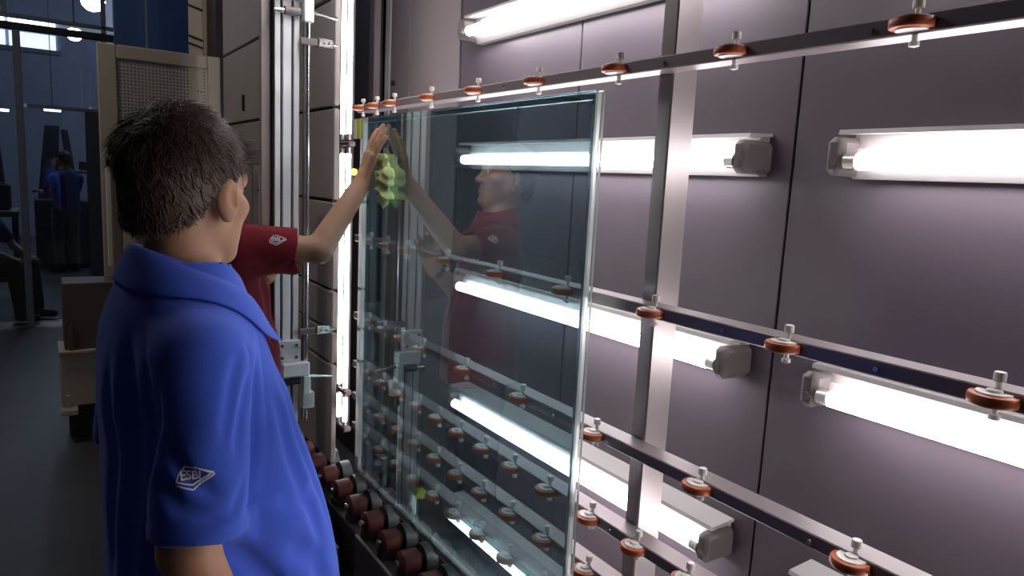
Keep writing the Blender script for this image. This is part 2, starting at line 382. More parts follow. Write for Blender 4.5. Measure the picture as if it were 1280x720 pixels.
oh = empty('hanging_fixture', (-1.9, .82, 2.44)); tag(oh, 'short fluorescent batten hanging above the mouth of the press', 'lamp')
MB().box((-2.42, .77, 2.455), (-1.38, .87, 2.50), ch=.005).build('housing', M['housing'], oh)
for yy in (.793, .847): MB().cyl((-2.39, yy, 2.432), (-1.41, yy, 2.432), .016, n=14).build('tube', M['tube'], oh, True)
for xx in (-2.415, -1.405): MB().box((xx, .77, 2.41), (xx + .02, .87, 2.46), ch=.004).build('socket', M['socket'], oh)
for xx in (-2.2, -1.8): MB().cyl((xx, .82, 2.50), (xx, .82, 7.0), .005, n=6).build('hanger', M['steel'], oh)

am = MB().lathe((-2.605, 1.0, 1.585), [(0, -.012), (.010, -.010), (.012, 0), (.010, .010), (0, .013)], n=12)
am.box((-2.612, 1.010, 1.578), (-2.598, 1.04, 1.592), 1)
o = center_mesh_obj(am, 'indicator_lamp', [M['amber'], M['press_dark']], True); tag(o, 'tiny glowing amber indicator lamp beside the raised hand', 'lamp')

# aluminium linear guide with clamps
lg = empty('linear_guide', (-2.48, .71, 0)); tag(lg, 'upright grooved aluminium profile standing before the press', 'guide rail')
pf = MB(); Y0 = .665; Y1 = .746
for a, b in ((Y0, Y0 + .018), (Y0 + .027, Y1 - .027), (Y1 - .018, Y1)): pf.box((-2.475, a, .0), (-2.455, b, 3.0), ch=.0015)
pf.build('profile_face', M['alu'], lg)
MB().box((-2.515, Y0 - .002, .0), (-2.468, Y1 + .002, 3.0)).build('profile_core', M['alu_dark'], lg)
MB().box((-2.515, Y0 - .035, .0), (-2.49, Y0 - .004, 3.0), ch=.002).build('side_cover', M['press'], lg)
MB().cyl((-2.44, .770, .70), (-2.44, .770, 2.9), .0065, n=10).build('guide_rod', M['steel'], lg, smooth=True)
MB().cyl((-2.44, .757, .70), (-2.44, .757, 2.9), .004, n=8).build('cable', M['alu_dark'], lg, smooth=True)
c = MB().box((-2.455, .752, 2.065), (-2.425, .785, 2.20), ch=.003); c.build('clamp_block', M['alu'], lg)
c = MB().cyl((-2.44, .66, 2.09), (-2.44, .69, 2.092), .008, n=10)
c.build('cross_rod', M['steel'], lg, smooth=True)
MB().cyl((-2.44, .785, 2.098), (-2.44, .868, 2.092), .0085, .0065, n=10).build('cross_rod', M['steel'], lg, smooth=True)
MB().cyl((-2.44, .692, 2.092), (-2.44, .742, 2.094), .014, n=12).build('sleeve', M['conv'], lg, smooth=True)
MB().box((-2.455, .675, 2.130), (-2.425, .752, 2.142), ch=.002).build('tie_bar', M['alu'], lg)
for z in (2.005, 1.024):
    c = MB().box((-2.448, .742, z - .012), (-2.428, .80, z + .010), ch=.002); c.build('arm', M['conv'], lg)
    c = MB().box((-2.450, .80, z - .014), (-2.425, .852, z + .016), ch=.003); c.cyl((-2.44, .852, z), (-2.44, .870, z), .007, .004, 8)
    k = c.build('clamp_block', M['steel'], lg)
    for yy in (.818, .836): MB().cyl((-2.424, yy, z), (-2.427, yy, z), .003, n=6).build('screw', M['black'], k)
c = MB().box((-2.452, .668, .918), (-2.43, .748, .995), ch=.003).build('carriage', M['alu'], lg)
for yy in (.683, .732):
    for zz in (.935, .978): MB().cyl((-2.43, yy, zz), (-2.426, yy, zz), .005, n=8).build('screw', M['alu_dark'], c)
MB().box((-2.455, .680, .868), (-2.41, .775, .917), ch=.004).build('carriage_block', M['alu'], lg)
MB().box((-2.445, .752, .80), (-2.41, .778, .868), ch=.003).build('carriage_arm', M['alu'], lg)
c = MB().cyl((-2.43, .655, .845), (-2.43, .745, .848), .006, n=10); MB().cyl((-2.43, .778, .860), (-2.43, .862, .850), .009, .005, 10).build('cross_rod', M['steel'], lg, smooth=True)
c.build('cross_rod', M['steel'], lg, smooth=True)
MB().cyl((-2.43, .69, .846), (-2.43, .745, .848), .012, n=12).build('sleeve', M['black'], lg, smooth=True)
MB().box((-2.455, .752, .745), (-2.42, .795, .805), ch=.003).build('end_stop', M['white'], lg)

# U-shaped handle bracket in front of the press mouth
ub = empty('guard_handle', (-2.62, .66, .40)); tag(ub, 'light grey upright guard frame with slot, half hidden by the blue shirted man', 'guard')
MB().box((-2.82, .655, .401), (-2.72, .675, 1.595), ch=.003).build('upright', M['press'], ub)
MB().box((-2.82, .650, 1.595), (-2.535, .680, 1.650), ch=.004).build('top_bar', M['press'], ub)
MB().box((-2.625, .655, .401), (-2.605, .675, 1.595), ch=.003).build('upright', M['alu'], ub)
MB().box((-2.585, .655, .401), (-2.535, .675, 1.595), ch=.003).build('upright', M['press'], ub)

# ------------------------------------------------------------------ perforated guard and cabinets further down the line
gd = empty('perforated_guard', (-4.9, .65, .45)); tag(gd, 'cream perforated metal guard screen with long white handle', 'guard screen')
gx0, gx1 = -4.915, -4.885
fr = MB()
fr.box((gx0, .315, .42), (gx1, .415, 2.255), ch=.006); fr.box((gx0, .915, .42), (gx1, .988, 2.255), ch=.006)
fr.box((gx0, .415, 2.175), (gx1, .915, 2.255), ch=.006); fr.box((gx0, .415, .845), (gx1, .915, .96), ch=.006); fr.box((gx0, .415, .42), (gx1, .915, .50), ch=.006)
fr.build('frame', M['cream'], gd)
me = MB()
for i in range(26): y = .415 + (i + .5) * .5 / 26; me.box((-4.903, y - .0048, .50), (-4.897, y + .0048, 2.175))
for i in range(86): z = .505 + i * .0195; me.box((-4.9022, .415, z - .005), (-4.8978, .915, z + .005))
tag(me.build('perforated_sheet', M['cream'], gd), kind='stuff')
hd = MB().box((-4.87, .335, .955), (-4.845, .365, 1.60), ch=.006)
hd.build('handle', M['white'], gd)
MB().box((-4.886, .325, 1.545), (-4.845, .400, 1.615), ch=.005).build('handle_mount', M['cream'], gd)
MB().box((-4.886, .42, 1.0), (-4.87, .49, 1.50), ch=.003).build('centre_strip', M['cream'], gd)

cb = empty('base_cabinet', (-4.75, .3, 0)); tag(cb, 'brown and cream stacked machine base cabinet below the perforated guard', 'cabinet')
MB().box((-4.86, .09, .52), (-4.60, .80, .90), ch=.005).build('upper_box', M['cream_brown'], cb)
MB().box((-4.86, .06, .505), (-4.56, .80, .522), ch=.003).build('shelf', M['cream'], cb)
MB().box((-4.86, .065, .20), (-4.58, .80, .505), ch=.005).build('lower_box', M['cream'], cb)
MB().box((-4.84, .10, .0), (-4.62, .80, .20), ch=.005).build('plinth', M['press_dark'], cb)
MB().box((-4.60, .06, .17), (-4.50, .14, .20), ch=.003).build('foot_plate', M['cream'], cb)
MB().box((-4.58, .085, .20), (-4.55, .105, .27)).build('foot_lug', M['cream'], cb)
MB().cyl((-4.59, .125, .522), (-4.59, .125, .66), .016, n=10).build('pipe', M['cream_brown'], cb, smooth=True)

# columns behind
bc = empty('blue_column', (-6.5, .8, 0)); tag(bc, 'tall dark blue steel column behind the perforated guard', 'column')
MB().box((-6.6, .545, 0), (-6.5, .755, 6.9), ch=.004).build('flange', M['blue_paint'], bc)
MB().box((-6.6, .775, 0), (-6.46, 1.075, 6.9), ch=.004).build('web', M['blue_paint'], bc)
MB().box((-6.52, .755, 0), (-6.49, .775, 6.9)).build('conduit', M['frame_grey'], bc)
tr = empty('cable_tray', (-5.5, .97, 0)); tag(tr, 'cream cable tray upright beside the dark blue column', 'cable tray')
MB().box((-5.52, .91, 0), (-5.50, 1.00, 3.6), ch=.003).build('back', M['cream'], tr)
MB().box((-5.52, 1.00, 0), (-5.46, 1.02, 3.6)).build('flange', M['cream'], tr)
for z in (2.45, 2.40, 2.1, 2.65):
    MB().cyl((-5.49, .905, z + .01), (-5.49, 1.0, z - .015), .007, n=6).build('cable', M['black'], tr)
MB().box((-5.6, 1.022, 0), (-5.2, 1.45, 3.6), ch=.004).build('dark_cover', M['press_dark'], tr)

# ------------------------------------------------------------------ hall: partition, lamps, machines
pt = empty('glazed_partition', (-8.0, 0, 0)); tag(pt, 'tall glazed hall partition with dark rail on the left', 'partition')
def pbox(n, lo, hi, m='frame_grey'): return MB().box(lo, hi, ch=.004).build(n, M[m], pt)
pbox('rail', (-8.05, -6.5, 2.70), (-7.97, .75, 2.76), 'black')
pbox('rail', (-8.04, -6.5, 2.80), (-7.98, .75, 2.83))
pbox('rail', (-8.03, -.05, 2.03), (-7.99, .60, 2.06))
for y in (-3.4, -1.75): pbox('mullion', (-8.04, y - .03, 0), (-7.98, y + .03, 5.5))
pbox('mullion', (-8.04, -.135, 0), (-7.98, -.075, 2.70))
pbox('mullion', (-8.04, -.20, 2.83), (-7.98, -.16, 5.5))
pbox('mullion', (-8.04, .56, 2.06), (-7.98, .60, 5.5)); pbox('mullion', (-8.04, .66, 0), (-7.98, .69, 5.5))
pbox('door_post', (-8.03, .40, 0), (-7.9, .53, 2.03), 'machine')
for y0, y1, z0, z1 in ((-1.72, -.135, .05, 2.70), (-.075, .40, .05, 2.03), (-.075, .56, 2.06, 2.70), (-.16, .56, 2.83, 5.4), (-1.72, -.20, 2.83, 5.4), (-3.37, -1.78, .05, 2.7)):
    MB().box((-8.013, y0, z0), (-8.007, y1, z1)).build('pane', M['part_glass'], pt)

wn = empty('strip_window', (-17.35, -.3, 3.6)); tag(wn, 'bright strip window high on the far hall wall', 'window')
for y0, y1 in ((-1.6, -.40), (-.34, .42)):
    for z0, z1 in ((3.70, 3.98), (4.01, 4.25)):
        MB().box((-17.39, y0, z0), (-17.37, y1, z1)).build('pane', M['skylight'], wn)
MB().box((-17.385, -1.7, 3.62), (-17.35, .5, 3.70)).build('sill', M['frame_grey'], wn)
MB().box((-17.385, -1.7, 4.25), (-17.35, .5, 4.31)).build('head', M['frame_grey'], wn)

def globe(x, y, z, label, r=.11):
    e = empty('high_bay_lamp', (x, y, z)); tag(e, label, 'lamp', 'round hall lamps')
    MB().lathe((x, y, z), [(0, -r), (r * .5, -r * .87), (r * .87, -r * .5), (r, 0), (r * .87, r * .4), (r * .6, r * .6)], n=20).build('globe', M['globe'], e, True)
    MB().lathe((x, y, z), [(r * .62, r * .55), (r * .62, r * 1.3), (r * .3, r * 1.6), (0, r * 1.6)], n=16).build('gear_housing', M['black'], e, True)
    MB().cyl((x, y, z + r * 1.5), (x, y, 7), .012, n=6).build('hanger', M['black'], e)
globe(-13.0, .558, 3.45, 'smaller round white lamp glowing below the dark partition rail')
globe(-11.5, .72, 3.70, 'larger round white lamp glowing at the top edge left of the blue column', .15)
for x, y, z, n in ((-13.0, -.41, 2.24, 'at the left picture edge'), (-13.0, .235, 2.295, 'above the dark machines')):
    e = empty('ceiling_tube', (x, y, z)); tag(e, 'short lit tube lamp far in the hall, %s' % n, 'lamp', 'far tube lamps')
    MB().box((x, y - .11, z - .02), (x + .04, y + .11, z + .02), ch=.006).build('tube', M['farlamp'], e)
    MB().box((x, y - .12, z + .02), (x + .04, y + .12, z + .04)).build('housing', M['frame_grey'], e)
    MB().cyl((x + .02, y, z + .04), (x + .02, y, 7), .006, n=6).build('hanger', M['black'], e)
for x, y, hz, r, w in ((-4.1, -1.0, 3.6, .125, 'near the press'), (-1.0, -3.2, 5.2, .045, 'behind the viewer'), (-12.5, -3.0, 5.2, .22, 'beyond the glazed partition'), (-14.5, 3.0, 5.2, .26, 'far behind the blue column')):  # unseen lamps, added as fill light for press, guard and far hall
    e = empty('fill_lamp', (x, y, hz)); tag(e, 'added unseen round fill lamp over the aisle, %s' % w, 'lamp', 'added fill lamps out of the picture')
    MB().lathe((x, y, hz), [(0, -r), (r * .77, -r * .77), (r, 0), (r * .77, r * .4)], n=16).build('globe', M['globe' if x < -5 else 'fill_warm'], e, True)
    MB().cyl((x, y, hz + r * .4), (x, y, 7), .03, n=8).build('hanger', M['black'], e)

mc = empty('hall_machine', (-12.5, .1, 0)); tag(mc, 'dark machine with slanted arms standing behind the glazed partition', 'machine')
MB().box((-13.0, -.05, 0), (-12.2, .75, 1.0), ch=.02).build('body', M['machine'], mc)
MB().prismx([(.0, 1.0), (.12, 2.05), (.30, 2.05), (.25, 1.0)], -12.8, -12.5).build('column', M['machine'], mc)
MB().prismx([(.42, 1.0), (.32, 2.0), (.40, 2.0), (.52, 1.0)], -12.7, -12.4).build('arm', M['machine'], mc)
MB().box((-12.6, .42, 1.38), (-12.2, .68, 1.43), ch=.01).build('table', M['machine2'], mc)
MB().box((-12.5, .52, 1.43), (-12.3, .62, 1.56), ch=.01).build('motor', M['machine'], mc)
m2 = empty('bench_machine', (-11, -.6, 0)); tag(m2, 'low grey bench with machine parts seen at the left picture edge', 'bench')
MB().box((-11.4, -1.2, .85), (-10.6, -.20, .92), ch=.01).build('bench_top', M['machine2'], m2)
for y in (-1.15, -.28): MB().box((-11.3, y, 0), (-10.7, y + .06, .85)).build('leg', M['machine'], m2)
MB().box((-11.2, -.8, .92), (-10.8, -.28, 1.25), ch=.03).build('motor', M['machine'], m2)
MB().cyl((-11, -.36, 1.25), (-11, -.40, 1.95), .03, .02, 8).build('lamp_arm', M['machine2'], m2, True)
# ------------------------------------------------------------------ signed-distance modelling (people, cloth)
def _blk(ax, lo, hi):
    sl = []
    for a, l, h in zip(ax, lo, hi):
        i0 = int(np.searchsorted(a, l)); i1 = int(np.searchsorted(a, h)); sl.append(slice(max(0, i0 - 1), min(len(a), i1 + 1)))
    return tuple(sl)

def _seg(X, Y, Z, a, b):
    a = np.asarray(a, float); b = np.asarray(b, float); d = b - a; L2 = max(d @ d, 1e-12)
    t = np.clip(((X - a[0]) * d[0] + (Y - a[1]) * d[1] + (Z - a[2]) * d[2]) / L2, 0, 1)
    dx = X - a[0] - t * d[0]; dy = Y - a[1] - t * d[1]; dz = Z - a[2] - t * d[2]
    return np.sqrt(dx * dx + dy * dy + dz * dz), t

def cap(a, b, ra, rb=None, k=.01, sub=False):
    rb = ra if rb is None else rb
    a = np.asarray(a, float); b = np.asarray(b, float); r = max(ra, rb)
    def fn(X, Y, Z):
        d, t = _seg(X, Y, Z, a, b); return d - (ra + (rb - ra) * t)
    return (np.minimum(a, b) - r, np.maximum(a, b) + r, fn, k, 'sub' if sub else 'add')

def ell(c, r, k=.01, sub=False, rot=None):
    c = np.asarray(c, float); r = np.asarray(r, float); R = np.eye(3) if rot is None else np.array(rot)
    m = r.max()
    def fn(X, Y, Z):
        x, y, z = X - c[0], Y - c[1], Z - c[2]
        u = (R[0, 0] * x + R[1, 0] * y + R[2, 0] * z) / r[0]; v = (R[0, 1] * x + R[1, 1] * y + R[2, 1] * z) / r[1]; w = (R[0, 2] * x + R[1, 2] * y + R[2, 2] * z) / r[2]
        k0 = np.sqrt(u * u + v * v + w * w); k1 = np.sqrt((u / r[0]) ** 2 + (v / r[1]) ** 2 + (w / r[2]) ** 2) + 1e-9
        return k0 * (k0 - 1) / k1
    return (c - m, c + m, fn, k, 'sub' if sub else 'add')

def loft(rings, k=.01, p=2.3, zlo=None, zhi=None, sub=False):
    rg = np.array(sorted(rings), float); zz = np.linspace(rg[0, 0], rg[-1, 0], 90)
    cols = []
    for c in range(1, 5):
        v = np.interp(zz, rg[:, 0], rg[:, c]); ker = np.ones(11) / 11
        cols.append(np.convolve(np.pad(v, 5, mode='edge'), ker, 'valid'))
    zlo = rg[0, 0] if zlo is None else zlo; zhi = rg[-1, 0] if zhi is None else zhi
    mx = rg[:, 3].max() + abs(rg[:, 1]).max(); my = rg[:, 4].max() + abs(rg[:, 2]).max()
    def fn(X, Y, Z):
        cx, cy, a, b = [np.interp(Z, zz, c) for c in cols]
        u = np.abs(X - cx) / a; v = np.abs(Y - cy) / b
        r = (u ** p + v ** p) ** (1 / p)
        d = (r - 1) * np.minimum(a, b) * (.5 + .5 * (u * a + v * b) / (np.minimum(a, b) * (u + v) + 1e-6))
        return np.maximum(np.maximum(d, zlo - Z), Z - zhi)
    return (np.array([-mx, -my, zlo]), np.array([mx, my, zhi]), fn, k, 'sub' if sub else 'add')

def crease(pts, amp, w):
    P = np.asarray(pts, float)
    def fn(X, Y, Z):
        d = None; tt = None; n = len(P) - 1
        for i in range(n):
            e, t = _seg(X, Y, Z, P[i], P[i + 1]); t = (i + t) / n
            if d is None: d, tt = e, t
            else:
                m = e < d; d = np.where(m, e, d); tt = np.where(m, t, tt)
        return amp * np.exp(-(d / w) ** 2) * np.clip(4 * np.minimum(tt, 1 - tt) + .15, 0, 1)
    return (P.min(0) - 2.2 * w, P.max(0) + 2.2 * w, fn, 0, 'disp')

def lay(prims, creases, lo, hi, h=.010):
    """press crease lines onto the cloth surface they run along"""
    V, F = sdf_mesh(prims, np.array(lo), np.array(hi), h)
    bv = BVHTree.FromPolygons([tuple(v) for v in V], [tuple(int(i) for i in f) for f in F]); out = []
    for pts, a, w in creases:
        P = np.array(pts, float); t = np.linspace(0, len(P) - 1, 9)
        Q = np.stack([np.interp(t, np.arange(len(P)), P[:, j]) for j in range(3)], 1)
        out.append(crease([tuple(bv.find_nearest(Vector(q))[0]) for q in Q], a, w))
    return out
def field(lo, hi, fn): return (np.asarray(lo, float), np.asarray(hi, float), fn, 0, 'disp')
def clip(lo, hi, fn): return (np.asarray(lo, float), np.asarray(hi, float), fn, 0, 'sub')

def xf(prim, R, c):
    """prim given in a local frame, moved by rotation R (3x3) and centre c"""
    lo, hi, fn, k, mode = prim; R = np.array(R); c = np.array(c, float)
    cs = np.array([[(lo, hi)[i][0], (lo, hi)[j][1], (lo, hi)[l][2]] for i in (0, 1) for j in (0, 1) for l in (0, 1)]) @ R.T + c
    def f2(X, Y, Z):
        x, y, z = X - c[0], Y - c[1], Z - c[2]
        return fn(R[0, 0] * x + R[1, 0] * y + R[2, 0] * z, R[0, 1] * x + R[1, 1] * y + R[2, 1] * z, R[0, 2] * x + R[1, 2] * y + R[2, 2] * z)
    return (cs.min(0), cs.max(0), f2, k, mode)

def sdf_mesh(prims, lo, hi, h):
    ax = [np.arange(l, u + h, h) for l, u in zip(lo, hi)]
    D = np.full([len(a) for a in ax], .3)
    for plo, phi, fn, k, mode in prims:
        mg = k + 4 * h if mode != 'disp' else 0
        s = _blk(ax, plo - mg, phi + mg)
        if any(q.stop <= q.start for q in s): continue
        X = ax[0][s[0]][:, None, None]; Y = ax[1][s[1]][None, :, None]; Z = ax[2][s[2]][None, None, :]
        d = fn(X, Y, Z); A = D[s]
        if mode == 'add':
            if k > 0:
                q = np.maximum(k - np.abs(A - d), 0) / k; D[s] = np.minimum(A, d) - q * q * k * .25
            else: D[s] = np.minimum(A, d)
        elif mode == 'sub':
            d = -d
            if k > 0:
                q = np.maximum(k - np.abs(A - d), 0) / k; D[s] = np.maximum(A, d) + q * q * k * .25
            else: D[s] = np.maximum(A, d)
        else: D[s] = A + d
    return nets(D, ax, h)

def nets(D, ax, h):
    S = D < 0
    n = np.array(D.shape) - 1
    cnt = np.zeros(n, np.int8)
    offs = [(i, j, k) for i in (0, 1) for j in (0, 1) for k in (0, 1)]
    for i, j, k in offs: cnt += S[i:n[0] + i, j:n[1] + j, k:n[2] + k]
    act = np.argwhere((cnt > 0) & (cnt < 8))
    idx = np.full(n, -1, np.int64); idx[tuple(act.T)] = np.arange(len(act))
    val = {o: D[act[:, 0] + o[0], act[:, 1] + o[1], act[:, 2] + o[2]] for o in offs}
    acc = np.zeros((len(act), 3)); c = np.zeros(len(act))
    for o in offs:
        for axs in range(3):
            if o[axs]: continue
            q = list(o); q[axs] = 1; q = tuple(q)
            a, b = val[o], val[q]; m = (a < 0) != (b < 0)
            t = np.where(m, a / np.where(m, a - b, 1), 0)
            p = np.tile(np.array(o, float), (len(act), 1)); p[:, axs] += t
            acc += p * m[:, None]; c += m
    V = (act + acc / np.maximum(c, 1)[:, None]) * h + np.array([a[0] for a in ax])
    F = []
    for axs in range(3):
        u, v = [(1, 2), (2, 0), (0, 1)][axs]
        A = [slice(None)] * 3; B = [slice(None)] * 3; A[axs] = slice(0, -1); B[axs] = slice(1, None)
        a, b = S[tuple(A)], S[tuple(B)]
        e = np.argwhere(a != b); e = e[(e[:, u] > 0) & (e[:, v] > 0) & (e[:, u] < n[u]) & (e[:, v] < n[v])]
        if not len(e): continue
        fl = a[tuple(e.T)]
        def cell(du, dv):
            q = e.copy(); q[:, u] -= du; q[:, v] -= dv; return idx[tuple(q.T)]
        q = np.stack([cell(1, 1), cell(0, 1), cell(0, 0), cell(1, 0)], 1)
        q[~fl] = q[~fl][:, ::-1]
        F.append(q[(q >= 0).all(1)])
    return V, (np.concatenate(F) if F else np.zeros((0, 4), int))

def np_obj(name, VF, mats, parent, midx=None):
    V, F = VF
    me = bpy.data.meshes.new(name)
    me.vertices.add(len(V)); me.vertices.foreach_set('co', V.ravel().astype(np.float32))
    me.loops.add(F.size); me.loops.foreach_set('vertex_index', F.ravel().astype(np.int32))
    me.polygons.add(len(F)); me.polygons.foreach_set('loop_start', np.arange(0, F.size, F.shape[1], dtype=np.int32))
    for m in (mats if isinstance(mats, list) else [mats]): me.materials.append(m)
    if midx is not None: me.polygons.foreach_set('material_index', midx.astype(np.int32))
    me.polygons.foreach_set('use_smooth', np.ones(len(F), bool))
    me.update(calc_edges=True); me.validate()
    return link(name, me, parent)

def join(*vfs):
    Vs, Fs, n = [], [], 0
    for V, F in vfs: Vs.append(V); Fs.append(F + n); n += len(V)
    return np.concatenate(Vs), np.concatenate(Fs)

def rotz(a): c, s = math.cos(a), math.sin(a); return np.array([[c, -s, 0], [s, c, 0], [0, 0, 1.]])
def rotx(a): c, s = math.cos(a), math.sin(a); return np.array([[1, 0, 0], [0, c, -s], [0, s, c.real]]).astype(float)
def roty(a): c, s = math.cos(a), math.sin(a); return np.array([[c, 0, s], [0, 1, 0], [-s, 0, c]])
def unit(v): v = np.asarray(v, float); return v / np.linalg.norm(v)

def head_prims(sc=1.0):
    P = [ell((0, -.015, .028), (.074, .094, .088), .01),
         ell((0, .026, -.035), (.055, .064, .073), .03),
         ell((0, .040, .045), (.058, .050, .048), .02),
         cap((-.020, .062, -.098), (.020, .062, -.098), .019, k=.02)]
    for s in (-1, 1):
        P += [cap((s * .048, .000, -.046), (s * .022, .058, -.097), .014, .015, k=.025),
              ell((s * .043, .056, -.022), (.026, .026, .024), .02), ell((s * .034, .046, -.060), (.022, .028, .034), .02),
              ]
    P += [cap((-.040, .074, .026), (.040, .074, .026), .013, k=.02)]
    for s in (-1, 1): P += [ell((s * .031, .099, .008), (.019, .017, .012), .012, True)]
    P += [cap((0, .084, .016), (0, .103, -.024), .0075, .011, k=.012), ell((0, .106, -.028), (.011, .011, .010), .008)]
    for s in (-1, 1): P += [ell((s * .0125, .097, -.031), (.009, .010, .0085), .006)]
    P += [cap((-.019, .0835, -.0585), (.019, .0835, -.0585), .0065, k=.006), cap((-.011, .088, -.057), (.011, .088, -.057), .0055, k=.006),
          cap((-.013, .0855, -.0685), (.013, .0855, -.0685), .0075, k=.006),
          cap((-.024, .094, -.0632), (.024, .094, -.0632), .0022, k=.003, sub=True)]
    for s in (-1, 1):   # eyelids
        P += [ell((s * .031, .0755, .007), (.0150, .0135, .0125), .004)]
        P += [cap((s * .018, .0905, .0045), (s * .044, .0835, .0045), .0020, k=.002, sub=True)]
    for s in (-1, 1):   # ears
        R = rotz(-s * .42)
        P += [ell((s * .0815, -.012, -.008), (.0085, .021, .033), .006, rot=R), ell((s * .080, -.010, -.036), (.007, .011, .011), .006, rot=R),
              ell((s * .0905, -.005, -.004), (.0085, .0115, .019), .004, True, rot=R)]
    out = []
    for lo, hi, fn, k, m in P:
        out.append((lo * sc, hi * sc, (lambda f: (lambda X, Y, Z: f(X / sc, Y / sc, Z / sc) * sc))(fn), k * sc, m))
    return out

def hand_prims(wrist, fdir, pnorm, curl=(.25, .3, .3), spread=.10, side=1, s=1.0, thumb=.6):
    """side=+1: thumb towards +(fdir x pnorm)... a palm, four fingers of three bones each and a thumb"""
    f = unit(fdir); n = unit(np.asarray(pnorm, float) - f * np.dot(pnorm, f)); t = np.cross(n, f) * side   # t: towards the thumb
    w = np.asarray(wrist, float); P = []
    P.append(cap(w - f * .03, w + f * .012, .024 * s, .023 * s, k=.012))
    lens = [(.042, .026, .021), (.047, .030, .023), (.043, .028, .022), (.034, .021, .019)]
    for i, (q, L) in enumerate(zip((.030, .010, -.010, -.029), lens)):
        base = w + f * .012 * s + t * q * .6 * s; kn = w + f * (.088 - .005 * abs(i - 1)) * s + t * q * s
        P.append(cap(base, kn, .0125 * s, .0115 * s, k=.012))
        a = 0; p = kn; dd = f * math.cos(spread * (1.2 - i)) + t * math.sin(spread * (1.2 - i))
        for j, l in enumerate(L):
            a += curl[j]; d = dd * math.cos(a) + n * math.sin(a); e = p + d * l * s
            P.append(cap(p, e, (.0098 - .0009 * j) * s, (.0092 - .0009 * j) * s, k=.004)); p = e
    b = w + f * .020 * s + t * .022 * s; d1 = unit(f * math.cos(thumb) + t * math.sin(thumb) + n * .25)
    m1 = b + d1 * .044 * s; d2 = unit(d1 + f * .35); m2 = m1 + d2 * .031 * s; m3 = m2 + unit(d2 + f * .2) * .025 * s
    P += [cap(b, m1, .0155 * s, .0125 * s, k=.014), cap(m1, m2, .0112 * s, .0102 * s, k=.005), cap(m2, m3, .0102 * s, .0088 * s, k=.004)]
    return P

def body_prims(J):
    P = []
    pv, ch, nk, hc, R = [np.array(J[x], float) for x in ('pelvis', 'chest', 'neck', 'head', 'Rh')]
    P += [ell(pv, (.150, .100, .11), .03), cap(pv, ch, .105, .115, k=.05), ell(ch, (.145, .098, .13), .04)]
    P += [cap(J['shL'], J['shR'], .040, k=.03), cap(nk - np.array((0, .012, .05)), nk, .058, .053, k=.03)]
    hb = hc + R @ np.array((0, -.022, -.06))
    P += [cap(nk, hb, .053, .050, k=.02)]
    for s in 'LR':
        P += [cap(J['sh' + s], J['el' + s], .043, .039, k=.02), cap(J['el' + s], J['wr' + s], .039 * J.get('armk', 1), .026 * J.get('armk', 1), k=.012),
              cap(J['hip' + s], J['kn' + s], .080, .054, k=.03), cap(J['kn' + s], J['an' + s], .053, .036, k=.02)]
        an = np.array(J['an' + s], float); fd = unit(J['foot' + s]); P += [cap(an - np.array((0, 0, .045)), an + fd * .14 - np.array((0, 0, .06)), .034, .028, k=.03)]
    return P

